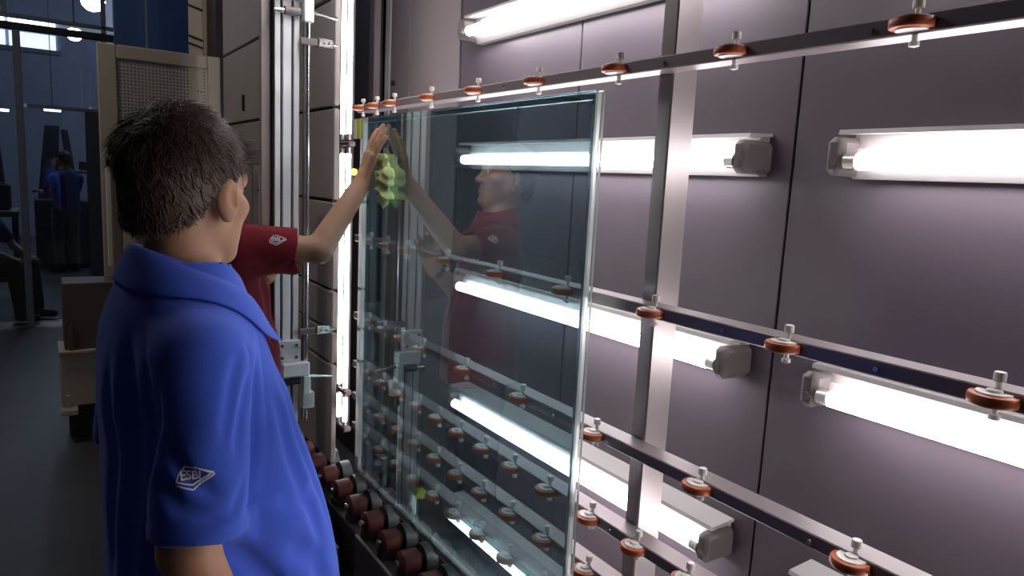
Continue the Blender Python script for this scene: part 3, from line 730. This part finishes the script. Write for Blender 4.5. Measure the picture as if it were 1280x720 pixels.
def make_person(name, label, J, loc, rz, mats, res=.006, hres=.003, hand_res=.0025, hair_fn=None, shirt=None, group=None):
    """mats: skin, hair, trousers, shirt"""
    root = empty(name, loc, rz); tag(root, label, 'person', group)
    R = np.array(J['Rh'], float); hc = np.array(J['head'], float); hs = J.get('hs', .96)
    P = body_prims(J)
    HP = [xf(p, R, hc) for p in head_prims(hs)]
    hands = {}
    for s in 'LR':
        fd, pn, kw = J['hand' + s]
        sd = -1 if s == 'R' else 1
        hands[s] = hand_prims(J['wr' + s], fd, pn, side=J.get('side' + s, sd), **kw)
    allp = P + HP + hands['L'] + hands['R']
    # whole body at a coarse pitch, head and hands at a fine one; each cut where the next begins
    lo = np.min([p[0] for p in allp], 0) - .03; hi = np.max([p[1] for p in allp], 0) + .03
    zc = hc[2] - .135
    def cutbox(V, F, lo_, hi_, keep_in):
        c = V[F].mean(1); ins = ((c > lo_) & (c < hi_)).all(1); return V, F[ins if keep_in else ~ins]
    boxes = []
    hl = hc - np.array((.115, .125, .125)); hh = hc + np.array((.115, .135, .15)); boxes.append((hl, hh, hres))
    for s in 'LR':
        w = np.array(J['wr' + s], float); f = unit(J['hand' + s][0]); pts = np.array([p[0] for p in hands[s]] + [p[1] for p in hands[s]])
        a, b = pts.min(0) - .006, pts.max(0) + .006; boxes.append((a, b, hand_res))
    parts = []
    for a, b, r in boxes:
        if r: parts.append(cutbox(*sdf_mesh(allp, a - 3 * r, b + 3 * r, r), a - r, b + r, True))
    V, F = sdf_mesh(allp, lo, hi, res)
    for a, b, r in boxes:
        if r: V, F = cutbox(V, F, a, b, False)
    VF = join((V, F), *parts)
    C = VF[0][VF[1]].mean(1); L = (C - hc) @ R / hs
    lip = (np.abs(L[:, 0]) < .023) & (L[:, 1] > .082) & (L[:, 2] < -.0525 + .003 * np.cos(L[:, 0] * 90)) & (L[:, 2] > -.0755 + 18 * L[:, 0] ** 2)
    body = np_obj('body', VF, [mats['skin'], M['lips']], root, lip.astype(int))
    for s in (-1, 1):
        if hres > .005: break
        e = MB(); e.lathe((0, 0, 0), [(0, -.011)] + [(.0112 * math.sin(t), -.0112 * math.cos(t)) for t in np.linspace(.2, math.pi - .52, 9)], axis='Y', n=16, m=0)
        e.lathe((0, 0, 0), [(.0112 * math.sin(t), -.0112 * math.cos(t)) for t in np.linspace(math.pi - .52, math.pi, 5)], axis='Y', n=16, m=1)
        c = hc + R @ (np.array((s * .031, .0795, .0065)) * hs)
        Rm = R @ rotz(J.get('gaze', 0))
        e.v = [tuple(c + Rm @ np.array(v)) for v in e.v]
        e.build('eye', [M['eye'], M['iris']], root, True, world=False)
        eb = sdf_mesh([xf(cap((s * .014, .0885, .026), (s * .034, .0875, .031), .0042, .0045, k=.004), R, hc), xf(cap((s * .034, .0875, .031), (s * .050, .074, .025), .0045, .0022, k=.004), R, hc)],
                      hc - .13, hc + .13, .003)
        np_obj('eyebrow', eb, mats['hair'], root)
    # trousers and shoes
    TP = [ell(np.array(J['pelvis'], float) - (0, 0, .06), (.158, .115, .11), .03)]
    for s in 'LR':
        an = np.array(J['an' + s], float); kn = np.array(J['kn' + s], float)
        TP += [cap(J['hip' + s], kn, .098, .075, k=.03), cap(kn, an + (kn - an) * .06, .075, .062, k=.02)]
    lo = np.min([p[0] for p in TP], 0) - .02; hi = np.max([p[1] for p in TP], 0) + .02
    np_obj('trousers', sdf_mesh(TP, lo, hi, .008), mats['trousers'], root)
    for s in 'LR':
        an = np.array(J['an' + s], float); fd = unit(J['foot' + s]); b = an - np.array((0, 0, .048))
        SP = [cap(b - fd * .03, b + fd * .155, .042, .036, k=.02), cap(an - np.array((0, 0, .01)), b, .046, .044, k=.02),
              clip((-9, -9, -9), (9, 9, .0), lambda X, Y, Z: Z + 0 * X + 0 * Y - .003)]
        np_obj('shoe', sdf_mesh(SP, b - .25, b + .25, .007), M['shoe'], root)
    return root, R, hc, hs

def hair_mesh(parent, mat, R, hc, hs, base_prims, flow, n, length, rad, seed, mask=None, h=.004, crown=(0, -.075, .108)):
    """a base cap plus a few thousand tapered locks laid along the flow field, one hair object"""
    rng = np.random.default_rng(seed)
    V, F = sdf_mesh(base_prims, np.array((-.13, -.16, -.15)), np.array((.13, .16, .17)), h)
    c = V[F].mean(1); nr = np.cross(V[F[:, 2]] - V[F[:, 0]], V[F[:, 3]] - V[F[:, 1]]); nr /= np.linalg.norm(nr, axis=1)[:, None] + 1e-12
    ok = np.arange(len(F))
    if mask is not None: ok = ok[mask(c, nr)]
    pick = rng.choice(ok, n)
    if crown is not None:
        near = ok[np.linalg.norm(c[ok] - np.array(crown), axis=1) < .05]; pick[:n // 5] = rng.choice(near, n // 5)
    vs = [V]; fs = [F]; nv = len(V); SEG = 5; K = 3
    P = c[pick] + rng.normal(0, .002, (n, 3)); N = nr[pick]
    D, Ln = flow(c[pick], N, rng)
    L = length * Ln * rng.uniform(.65, 1.3, n)
    D = D - N * (D * N).sum(1)[:, None] * .0; D /= np.linalg.norm(D, axis=1)[:, None]
    lift = rng.uniform(.06, .32, n)[:, None] * np.clip(.45 + c[pick][:, 2] * 6, .35, 1)[:, None]
    side = np.cross(D, N); side /= np.linalg.norm(side, axis=1)[:, None] + 1e-9
    bend = rng.normal(0, .35, n)[:, None]
    rows = []
    for i in range(SEG + 1):
        t = i / SEG
        p = P - N * .003 + (D * t + N * (lift * t - (.35 * lift + .16) * t * t) + side * bend * t * t) * L[:, None]
        r = rad * (1 - t) ** .6 * (1.0 if i < SEG else .1) + 1e-5
        for k in range(K):
            a = 2 * math.pi * k / K; rows.append(p + (side * math.cos(a) * 1.5 + np.cross(side, D) * math.sin(a) * .7) * r)
    A = np.stack(rows, 1)      # n, (SEG+1)*K, 3
    q = []
    for i in range(SEG):
        for k in range(K): q.append((i * K + k, i * K + (k + 1) % K, (i + 1) * K + (k + 1) % K, (i + 1) * K + k))
    q = np.array(q); m = (SEG + 1) * K
    Fq = (q[None] + (np.arange(n) * m)[:, None, None]).reshape(-1, 4) + nv
    VV = np.concatenate([V, A.reshape(-1, 3)]); FF = np.concatenate([F, Fq])
    VV = (VV * hs) @ R.T + hc
    return np_obj('hair', (VV, FF), mat, parent)

def collar(parent, mat, prof_fn, n=64, gap=.35, th=.0036, name='collar', on=None):
    """swept, folded collar; prof_fn(t, a) -> list of xyz across the fold; a from front-left round the back to front-right"""
    V = []; 
    for i in range(n + 1):
        a = gap / 2 + (2 * math.pi - gap) * i / n; V.append(prof_fn(i / n, a))
    V = np.array(V); m = V.shape[1]
    if on is not None:      # the folded leaf lies on the shirt
        bv = BVHTree.FromPolygons([v.co[:] for v in on.data.vertices], [p.vertices[:] for p in on.data.polygons])
        for j, cl in ((m - 1, .0050), (m - 2, .0065), (m - 3, .0075)):
            for i in range(n + 1):
                q, nn, _, _ = bv.find_nearest(Vector(V[i, j]))
                sd = (Vector(V[i, j]) - q).dot(nn)
                if sd < cl: V[i, j] += np.array(nn) * (cl - sd)
        for _ in range(2): V[1:-1, m - 3:] = (V[:-2, m - 3:] + 2 * V[1:-1, m - 3:] + V[2:, m - 3:]) / 4
    F = np.array([(i * m + j, i * m + j + 1, (i + 1) * m + j + 1, (i + 1) * m + j) for i in range(n) for j in range(m - 1)])
    o = np_obj(name, (V.reshape(-1, 3), F), mat, parent)
    s = o.modifiers.new('thick', 'SOLIDIFY'); s.thickness = th; s.offset = 0
    ss = o.modifiers.new('smooth', 'SUBSURF'); ss.levels = 1; ss.render_levels = 1
    return o

def logo(parent, target, centre, right, up, normal, size, name='printed_logo'):
    """diamond outline with lettering, laid onto the cloth surface"""
    cu = bpy.data.curves.new('logo_text', 'FONT'); cu.body = 'ESBI'; cu.size = .42; cu.align_x = 'CENTER'; cu.align_y = 'CENTER'; cu.offset = .012
    ob = bpy.data.objects.new('logo_text', cu); COL.objects.link(ob)
    dg = bpy.context.evaluated_depsgraph_get(); tm = ob.evaluated_get(dg).to_mesh()
    pts = [[v.co.x - .10, v.co.y * 1.15 + .06, 0] for v in tm.vertices]; tf = [list(p.vertices) for p in tm.polygons]
    ob.evaluated_get(dg).to_mesh_clear(); bpy.data.objects.remove(ob)
    bm = bmesh.new(); vv = [bm.verts.new(p) for p in pts]
    for f in tf:
        try: bm.faces.new([vv[i] for i in f])
        except ValueError: pass
    def strip(a, b, w0, w1):
        a = np.array(a); b = np.array(b); d = unit(b - a); nn = np.array((-d[1], d[0])); K = 6
        q = []
        for i in range(K + 1):
            p = a + (b - a) * i / K; w = w0 + (w1 - w0) * i / K
            q.append((bm.verts.new((*(p + nn * w / 2), 0)), bm.verts.new((*(p - nn * w / 2), 0))))
        for i in range(K): bm.faces.new((q[i][0], q[i + 1][0], q[i + 1][1], q[i][1]))
    L, B, Rr, T = (-.62, -.14), (-.02, -.44), (.74, .12), (.10, .40)
    strip((-.50, .10), (-.28, .40), .05, .05); strip((-.28, .40), (.02, .38), .05, .05); strip((.16, .36), Rr, .06, .10); strip((.62, .10), (.16, -.22), .08, .05)
    strip(L, (-.02, -.30), .05, .06); strip((-.02, -.30), (.62, .10), .06, .08)
    strip((-.62, -.26), (-.02, -.46), .05, .06); strip((-.02, -.46), (.78, .08), .06, .07); strip(L, (-.50, .12), .04, .04)
    strip((.02, .36), (.12, .40), .12, .12)
    bmesh.ops.triangulate(bm, faces=bm.faces[:])
    bm.verts.index_update()
    bv = BVHTree.FromPolygons([v.co[:] for v in target.data.vertices], [p.vertices[:] for p in target.data.polygons])
    C = np.array(centre); r = unit(right); u = unit(up); nm = unit(normal)
    for v in bm.verts:
        p = Vector(C + (r * v.co.x + u * v.co.y) * size + nm * .08)
        hit = bv.ray_cast(p, Vector(-nm), .3)
        v.co = (hit[0] + Vector(nm) * .0012) if hit[0] is not None else Vector(C)
    me = bpy.data.meshes.new(name); bm.to_mesh(me); bm.free(); me.materials.append(M['print'])
    o = link(name, me, parent); tag(o, 'white diamond logo with the letters ESBI'); return o

# ------------------------------------------------------------------ man in the blue polo shirt
BLUE_RZ = math.radians(5)
Rb = rotz(math.radians(37)) @ rotx(math.radians(-3))
JB = dict(pelvis=(0, .045, .93), chest=(0, .0, 1.24), neck=(0, -.008, 1.41), head=(.0, .006, 1.540), Rh=Rb, hs=.935,
          shL=(-.165, -.01, 1.320), elL=(-.235, -.02, 1.06), wrL=(-.22, .06, .82), shR=(.170, -.028, 1.320), elR=(.205, -.056, 1.06), wrR=(.215, .03, .83),
          hipL=(-.09, .04, .88), knL=(-.10, .05, .48), anL=(-.11, .02, .10), hipR=(.09, .04, .88), knR=(.10, .05, .48), anR=(.11, .02, .10),
          footL=(-.15, 1, 0), footR=(.2, 1, 0),
          handL=((.05, .30, -.9), (1, .1, 0), dict(curl=(.35, .45, .35))), handR=((.05, .40, -.9), (-1, .1, 0), dict(curl=(.3, .4, .3))))
bman, R_, hc_, hs_ = make_person('person', 'man in a bright blue polo shirt seen from behind in the foreground', JB, (-1.2, .19, 0), BLUE_RZ,
                                 dict(skin=M['skin'], hair=M['hair'], trousers=M['trousers']))
def wav(X, Y, Z):
    return (.0016 * np.sin(31 * Z + 14 * Y + 9 * X + 2 * np.sin(11 * Y + 6 * X)) + .0014 * np.sin(47 * Y - 17 * Z + 13 * X + 2.2 * np.sin(13 * Z)))
rings = [(.78, 0, .060, .205, .185), (.94, 0, .052, .200, .178), (1.07, 0, .034, .190, .158), (1.16, 0, .018, .184, .144), (1.25, 0, .000, .180, .128),
         (1.32, 0, -.010, .176, .112), (1.36, 0, -.012, .160, .102), (1.40, 0, -.012, .118, .086), (1.435, 0, -.006, .078, .074), (1.455, 0, -.004, .06, .06)]
SP = []
for s in (-1, 1):
    e = np.array((s * .218, -.046, 1.085)); sh = np.array((s * .165, -.024, 1.312))
    SP += [cap(sh, e + (e - sh) * .12, .062, .0625, k=0),
           cap(e + unit(e - sh) * .040, e + (e - sh), .050, .056, k=.004, sub=True)]
    dn = unit(e - sh)
    SP += [clip(e - .12, e + .16, (lambda e, dn: (lambda X, Y, Z: np.maximum(np.maximum(-((X - e[0]) * dn[0] + (Y - e[1]) * dn[1] + (Z - e[2]) * dn[2]), np.abs(X - e[0]) - .085), Z - e[2] - .03)))(e, dn))]
SP += [loft(rings, k=.045, zlo=.80, zhi=1.44)]
SP += [clip((-.09, -.10, 1.30), (.09, .14, 1.5), lambda X, Y, Z: np.maximum((1.428 - .50 * (Y + .075)) - Z, np.sqrt(X ** 2 / .92 + (Y - .004) ** 2) - .076))]
SP += [field((-.3, -.3, .75), (.32, .3, 1.36), lambda X, Y, Z: wav(X, Y, Z) * np.clip((1.40 - Z) * 6, 0, 1))]
cr = [  # drapes: on the back, at the arm pit, across the sleeve, down the front
    ([(.10, -.115, 1.335), (.13, -.125, 1.20), (.10, -.13, 1.03), (.08, -.135, .85)], .012, .020),
    ([(.16, -.085, 1.30), (.165, -.105, 1.18), (.15, -.11, 1.04), (.14, -.12, .88)], .014, .017),
    ([(.05, -.12, 1.30), (.055, -.135, 1.15), (.03, -.14, .95)], .007, .018),
    ([(.185, -.085, 1.29), (.185, -.098, 1.19), (.18, -.10, 1.08)], .014, .013),
    ([(.20, -.095, 1.25), (.245, -.07, 1.19), (.262, -.03, 1.15)], .006, .012),
    ([(.21, -.10, 1.19), (.25, -.075, 1.145), (.27, -.03, 1.125)], .006, .012),
    ([(.18, .05, 1.30), (.195, .035, 1.22), (.195, .02, 1.10)], .014, .012),
    ([(.21, .035, 1.30), (.24, .015, 1.25), (.25, .0, 1.20)], .006, .010),
    ([(.21, .01, 1.33), (.24, -.005, 1.28), (.255, -.02, 1.22)], .005, .010),
    ([(.17, .10, 1.25), (.165, .125, 1.12), (.15, .15, .98)], .008, .016),
    ([(.12, .115, 1.27), (.12, .15, 1.12), (.10, .19, .95)], .006, .016),
    ([(.185, .075, 1.09), (.17, .125, 1.075), (.12, .165, 1.07)], .007, .014),
    ([(.19, .09, 1.02), (.17, .14, .97), (.15, .16, .88)], .010, .020),
    ([(.19, .0, 1.05), (.185, .06, .97), (.19, .09, .88)], .008, .018),
    ([(.235, .005, 1.160), (.262, -.015, 1.128), (.275, -.05, 1.135)], .005, .009),
]
eR = np.array((.218, -.046, 1.085)); dR = unit(eR - np.array((.165, -.024, 1.312)))
def hemline(X, Y, Z):
    q = (X - eR[0]) * dR[0] + (Y - eR[1]) * dR[1] + (Z - eR[2]) * dR[2]
    return .0035 * np.exp(-((q + .030) / .0045) ** 2) - .0015 * np.clip((q + .030) / .004, 0, 1) * (q < .03)
SP += [field(eR - (.085, .085, .06), eR + (.085, .085, .03), hemline)]
cr += [([(.055, -.062, 1.412), (.10, -.075, 1.375), (.15, -.080, 1.325), (.17, -.088, 1.27)], .0016, .006),
       ([(.15, .05, 1.345), (.19, .025, 1.335), (.20, .03, 1.28)], .0016, .007)]
SP += lay(SP, [(q, a * 1.7, w * .8) for q, a, w in cr], (-.32, -.22, .77), (.33, .28, 1.47))
bshirt = np_obj('polo_shirt', sdf_mesh(SP, np.array((-.32, -.22, .77)), np.array((.33, .28, 1.47)), .0048), M['blue_cloth'], bman)
# sleeve hem stitch ring
def ring_strip(e, dn, r, w, name, mt, parent, off=.0):
    u = unit(np.cross(dn, (0, 1, 0))); v = np.cross(dn, u); b = MB(); n = 40; vs = []
    for i in range(n):
        a = 2 * math.pi * i / n
        for q, rr in ((-w, r - .003), (-w, r + .0012), (w, r + .0012), (w, r - .003)):
            vs.append(e + dn * (q + off) + (u * math.cos(a) + v * math.sin(a)) * rr)
    b.add(vs, [(i * 4 + j, i * 4 + (j + 1) % 4, ((i + 1) % n) * 4 + (j + 1) % 4, ((i + 1) % n) * 4 + j) for i in range(n) for j in range(4)])
    return b.build(name, mt, parent, True, world=False)
def bcol(t, a):
    s, c = math.sin(a), math.cos(a)          # a=0 front (+y)
    yy = c; fr = (1 + c) / 2                 # 1 at the front, 0 at the back
    cx, cy = .0, .004
    z0 = 1.423 - .048 * fr - .034 * fr * fr
    rx, ry = .070, .076
    def p(dr, dz): return (cx + (rx + dr) * s, cy + (ry + dr) * yy, z0 + dz)
    drop = .046 + .026 * fr ** 3; fl = .012 + .034 * min(1, fr * 1.5)
    return [p(.006, -.015), p(.001, .012), p(-.001, .030), p(.003, .037), p(.009, .034), p(.014 + fl * .25, .018), p(.016 + fl * .62, .028 - drop * .75), p(.018 + fl, .036 - drop * 1.12 - .012 * abs(s))]
collar(bman, M['blue_cloth'], bcol, gap=.55, on=bshirt)
logo(bman, bshirt, (.24, -.058, 1.182), (-.12, 1, .0), (-.0, -.0, 1), (1, -.12, 0), .0335)

def hair_cap(k=0.0):
    return [ell((0, -.020, .036), (.0835, .1065, .0945), 0), ell((0, -.055, -.04), (.068, .060, .075), .03)]
def hairline(X, Y, Z):
    # >0 : keep.  face front, ear cut, nape
    face = np.maximum(Y - .052 - np.clip(Z - .055, -1, 1) * 1.3, -.2)          # in front of the temple
    ear = np.where(Y > -.046, (-.010 + (Y + .03) * .5) - Z, -1)                 # below the ear top
    nape = (-.108 + np.abs(X) * .16) - Z
    return -np.maximum(np.maximum(face, np.minimum(ear, .05)), nape)
hb = hair_cap() + [clip((-.2, -.2, -.2), (.2, .2, .2), hairline)]
def flow(c, N, rng):
    z = c[:, 2]; up = np.clip((z - .03) / .07, 0, 1)[:, None]
    rad = c - np.array((0, -.075, .105)); rad /= np.linalg.norm(rad, axis=1)[:, None] + 1e-6
    sw = np.array((.45, .75, .1)) * np.ones_like(c)
    D = rad + sw * up * .8 + np.cross(N, rad) * .25 + rng.normal(0, .22, c.shape)
    D += rng.normal(0, 1, c.shape) * (np.linalg.norm(c - np.array((0, -.075, .108)), axis=1) < .05)[:, None]
    D = D - N * (D * N).sum(1)[:, None]
    fr = np.clip((c[:, 1] - .02) / .06, 0, 1) * up[:, 0]
    D = D + N * (fr * .55)[:, None] + np.stack([0 * z, 0 * z, fr * .5], 1)
    mg = hairline(c[:, 0], c[:, 1], z)
    cut = np.where(z < .05, (np.clip(mg, 0, 1) * 1.0 + .005) / .036, 9)
    return D, np.minimum(cut, .66 + .75 * up[:, 0]) * np.where((c[:, 1] > .015) & (z < .05), .5, 1)
hair_mesh(bman, M['hair'], R_, hc_, hs_, hb, flow, 17000, .036, .0012, 3)

# ------------------------------------------------------------------ man in the maroon polo shirt
MROOT = np.array((-2.32, .44, 0)); MRZ = math.radians(25)
def wl(p): return rotz(-MRZ) @ (np.array(p, float) - MROOT)          # world point -> his own frame
def wd(d): return rotz(-MRZ) @ np.array(d, float)
Rm_ = rotz(math.radians(-13)) @ rotx(math.radians(10))
JM = dict(pelvis=(0, .02, .95), chest=(0, .0, 1.26), neck=(0, -.018, 1.45), head=tuple(wl((-2.315, .392, 1.590))), Rh=Rm_, hs=1.02, armk=1.1, gaze=.25,
          shL=(-.165, -.01, 1.345), elL=tuple(wl((-2.47, .47, 1.10))), wrL=tuple(wl((-2.425, .640, 1.248))),
          shR=(.165, -.005, 1.355), elR=tuple(wl((-2.12, .705, 1.345))), wrR=tuple(wl((-2.185, .872, 1.560))),
          hipL=(-.09, .02, .90), knL=(-.10, .03, .49), anL=(-.11, .0, .10), hipR=(.09, .02, .90), knR=(.10, .03, .49), anR=(.11, .0, .10),
          footL=(-.15, 1, 0), footR=(.2, 1, 0),
          handL=(wd((.02, .35, 1)), wd((.9, .4, 0)), dict(curl=(.55, .7, .45), spread=.07)), handR=(wd((.06, .245, 1)), wd((0, 1, 0)), dict(curl=(.10, .12, .12), spread=.12)))
mman, R_, hc_, hs_ = make_person('person', 'man in a maroon polo shirt wiping the glass with a green cloth', JM, tuple(MROOT), MRZ,
                                 dict(skin=M['skin2'], hair=M['hair2'], trousers=M['trousers']))
rings = [(.80, 0, .030, .200, .150), (.96, 0, .030, .195, .148), (1.09, 0, .022, .186, .138), (1.18, 0, .015, .182, .130), (1.27, 0, .004, .178, .122),
         (1.345, 0, -.006, .172, .110), (1.385, 0, -.012, .156, .100), (1.425, 0, -.014, .116, .086), (1.46, 0, -.012, .078, .074), (1.48, 0, -.010, .06, .06)]
SP = []
shR, elR = np.array((.160, -.004, 1.352)), np.array(JM['elR']); shL, elL = np.array((-.165, -.01, 1.335)), np.array(JM['elL'])
for sh, el, fr in ((shR, elR, .70), (shL, elL, .72)):
    e = sh + (el - sh) * fr; dn = unit(el - sh)
    SP += [cap(sh, e + dn * .03, .066, .062, k=0), cap(e - dn * .01, el, .050, .056, k=.004, sub=True),
           clip(e - .12, e + .16, (lambda e, dn: (lambda X, Y, Z: np.maximum(-((X - e[0]) * dn[0] + (Y - e[1]) * dn[1] + (Z - e[2]) * dn[2]), np.sqrt((X - e[0]) ** 2 + (Y - e[1]) ** 2 + (Z - e[2]) ** 2) - .11)))(e, dn))]
SP += [loft(rings, k=.05, zlo=.82, zhi=1.462)]
SP += [cap(shR + (elR - shR) * .30 - (0, 0, .045), shR + (elR - shR) * .62 - (0, 0, .052), .030, .022, k=.04)]
SP += [ell((0, -.012, 1.50), (.062, .070, .06), .012, True)]
SP += [field((-.4, -.3, .75), (.4, .5, 1.40), lambda X, Y, Z: wav(X, Y, Z) * 1.3 * np.clip((1.44 - Z) * 6, 0, 1))]
mcr = []
aR = lambda t, o: tuple(shR + (elR - shR) * t + np.array(o))
for c in ([(.17, .07, 1.31), (.15, .11, 1.22), (.13, .13, 1.08)], [(.20, .05, 1.29), (.185, .06, 1.20), (.17, .08, 1.05)], [(.08, .12, 1.30), (.07, .13, 1.15), (.05, .15, .95)],
          [aR(.05, (.05, -.02, -.03)), aR(.25, (.06, -.02, -.04)), aR(.5, (.05, 0, -.05))], [aR(.0, (.04, .03, -.05)), aR(.2, (.06, .01, -.01)), aR(.4, (.05, .0, .03))],
          [(.19, -.04, 1.25), (.18, -.06, 1.12), (.17, -.06, .98)]):
    mcr.append((c, .010, .014))
SP += lay(SP, mcr, (-.38, -.22, .79), (.36, .42, 1.49))
mshirt = np_obj('polo_shirt', sdf_mesh(SP, np.array((-.38, -.22, .79)), np.array((.36, .42, 1.49)), .0055), M['maroon_cloth'], mman)
def mcol(t, a):
    s, c = math.sin(a), math.cos(a); fr = (1 + c) / 2; z0 = 1.447 - .028 * fr - .020 * fr * fr
    def p(dr, dz): return ((.064 + dr) * s, -.010 + (.070 + dr) * c, z0 + dz)
    drop = .044 + .024 * fr ** 3; fl = .012 + .034 * min(1, fr * 1.5)
    return [p(.006, -.015), p(.001, .012), p(-.001, .030), p(.003, .037), p(.010, .034), p(.016 + fl * .25, .015), p(.018 + fl * .62, .022 - drop * .75), p(.018 + fl, .028 - drop * 1.12 - .006 * abs(s))]
collar(mman, M['maroon_cloth'], mcol, gap=.55, on=mshirt)
dn = unit(elR - shR); nrm = unit(np.cross(dn, (0, 0, 1)) + np.array((0, 0, .25)))
logo(mman, mshirt, shR + (elR - shR) * .42 + nrm * .05 + np.array((0, 0, .015)), dn, np.cross(nrm, dn), nrm, .034)
hb = hair_cap() + [clip((-.2, -.2, -.2), (.2, .2, .2), hairline)]
hair_mesh(mman, M['hair2'], R_, hc_, hs_, hb, flow, 6000, .024, .0014, 5)
# wrist watch on his left wrist
w = np.array(JM['wrL']); fd = unit(JM['handL'][0]); ax = unit(w - np.array(JM['elL'])); c0 = w - ax * .035
u = unit(np.cross(ax, (0, 0, 1))); v = np.cross(ax, u); b = MB(); n = 24; vs = []
for i in range(n):
    a = 2 * math.pi * i / n
    for q, r in ((-.010, .0285), (-.010, .033), (.010, .033), (.010, .0285)): vs.append(c0 + ax * q + (u * math.cos(a) + v * math.sin(a)) * r)
b.add(vs, [(i * 4 + j, i * 4 + (j + 1) % 4, ((i + 1) % n) * 4 + (j + 1) % 4, ((i + 1) % n) * 4 + j) for i in range(n) for j in range(4)])
wt = empty('wrist_watch', (0, 0, 0)); bpy.data.objects.remove(wt)
wb = b.build('watch_strap', M['watch'], mman, True, world=False)
dface = unit(wd((1, .6, 0)) - ax * np.dot(wd((1, .6, 0)), ax))
MB().cyl(c0 + dface * .031, c0 + dface * .038, .016, .015, 18).build('watch_case', M['steel'], wb, True, world=False)

# green cloth pressed between his palm and the glass
cw = np.array((-2.165, .928, 1.60))
def crump(X, Y, Z): return .006 * np.sin(70 * X + 40 * Z + 3 * np.sin(45 * Z)) + .005 * np.sin(95 * Z - 60 * X + 2 * np.sin(60 * X)) + .003 * np.sin(160 * Z + 130 * X)
CP = [ell(cw + (.010, .0, -.01), (.045, .012, .055), 0), ell(cw + (.025, -.002, -.06), (.034, .014, .045), .03), ell(cw + (.02, -.006, -.10), (.020, .012, .03), .02),
      field(cw - .3, cw + .3, crump), clip(cw - (.3, -.0152, .3), cw + (.3, .2, .3), lambda X, Y, Z: .9435 - Y + 0 * X + 0 * Z)]
V, F = sdf_mesh(CP, cw - .2, cw + .2, .003)
o = np_obj('cleaning_cloth', (V - cw, F), M['cloth_green'], None); o.location = cw
tag(o, 'crumpled yellow-green cleaning cloth pressed flat on the glass under a hand', 'cloth')

# ------------------------------------------------------------------ two people far in the hall
JS = dict(pelvis=(0, 0, .50), chest=(0, .06, .84), neck=(0, .08, 1.0), head=(0, .12, 1.14), Rh=np.eye(3), hs=.95,
          shL=(-.165, .07, .93), elL=(-.20, .22, .70), wrL=(-.12, .40, .62), shR=(.165, .07, .93), elR=(.20, .22, .70), wrR=(.12, .40, .62),
          hipL=(-.09, .03, .50), knL=(-.11, .45, .52), anL=(-.11, .50, .10), hipR=(.09, .03, .50), knR=(.11, .45, .52), anR=(.11, .50, .10),
          footL=(-.1, 1, 0), footR=(.1, 1, 0), handL=((.2, 1, -.2), (0, 0, -1), dict()), handR=((-.2, 1, -.2), (0, 0, -1), dict()))
sman, R_, hc_, hs_ = make_person('person', 'seated figure in blue shirt and brown trousers at the left picture edge', JS, (-8.6, -.52, 0), math.radians(-35),
                                 dict(skin=M['skin'], hair=M['hair2'], trousers=M['brown_cloth']), res=.012, hres=.006, hand_res=.005)
SP = [loft([(.42, 0, .0, .185, .14), (.62, 0, .02, .175, .13), (.82, 0, .05, .18, .13), (.93, 0, .07, .17, .11), (1.0, 0, .08, .10, .08), (1.03, 0, .08, .06, .06)], k=0)]
for s in 'LR': SP += [cap(JS['sh' + s], np.array(JS['sh' + s]) * .35 + np.array(JS['el' + s]) * .65, .06, .058, k=.04)]
np_obj('shirt', sdf_mesh(SP, np.array((-.3, -.2, .4)), np.array((.3, .4, 1.05)), .012), M['navy_cloth'], sman)
hair_mesh(sman, M['hair2'], R_, hc_, hs_, hair_cap() + [clip((-.2, -.2, -.2), (.2, .2, .2), hairline)], flow, 300, .026, .003, 5, h=.008)
chr_ = empty('chair', (-8.6, -.52, 0), math.radians(-35)); tag(chr_, 'dark chair under the seated figure at the left picture edge', 'chair')
MB().box((-.22, -.20, .36), (.22, .26, .40), ch=.01).build('seat', M['press_dark'], chr_, world=False)
MB().box((-.22, -.24, .55), (.22, -.21, .88), ch=.01).build('backrest', M['press_dark'], chr_, world=False)
for x in (-.2, .2):
    for y, z in ((-.22, .87), (.22, .36)): MB().box((x - .015, y - .015, 0), (x + .015, y + .015, z)).build('leg', M['press_dark'], chr_, world=False)
JF = dict(JB); JF.update(pelvis=(0, 0, .95), chest=(0, 0, 1.26), neck=(0, -.01, 1.44), head=(0, .02, 1.575), Rh=np.eye(3), hs=.95, elR=(.22, .12, 1.10), wrR=(.15, .32, 1.12), elL=(-.22, .12, 1.10), wrL=(-.15, .32, 1.12),
          handR=((0, 1, .1), (0, 0, -1), dict()), handL=((0, 1, .1), (0, 0, -1), dict()))
fman, R_, hc_, hs_ = make_person('person', 'distant figure in dark blue shirt and grey trousers behind the glazed partition', JF, (-11.8, .33, 0), math.radians(120),
                                 dict(skin=M['skin'], hair=M['hair2'], trousers=M['grey_cloth']), res=.012, hres=.006, hand_res=.006)
SP = [loft([(.86, 0, .0, .185, .135), (1.1, 0, .0, .175, .125), (1.28, 0, .0, .178, .12), (1.36, 0, -.01, .165, .10), (1.42, 0, -.012, .10, .08), (1.45, 0, -.01, .06, .06)], k=0)]
for s in 'LR': SP += [cap(JF['sh' + s], np.array(JF['sh' + s]) * .35 + np.array(JF['el' + s]) * .65, .062, .058, k=.04)]
np_obj('shirt', sdf_mesh(SP, np.array((-.3, -.2, .84)), np.array((.3, .3, 1.47)), .012), M['navy_cloth'], fman)
hair_mesh(fman, M['hair2'], R_, hc_, hs_, hair_cap() + [clip((-.2, -.2, -.2), (.2, .2, .2), hairline)], flow, 300, .026, .003, 6, h=.008)
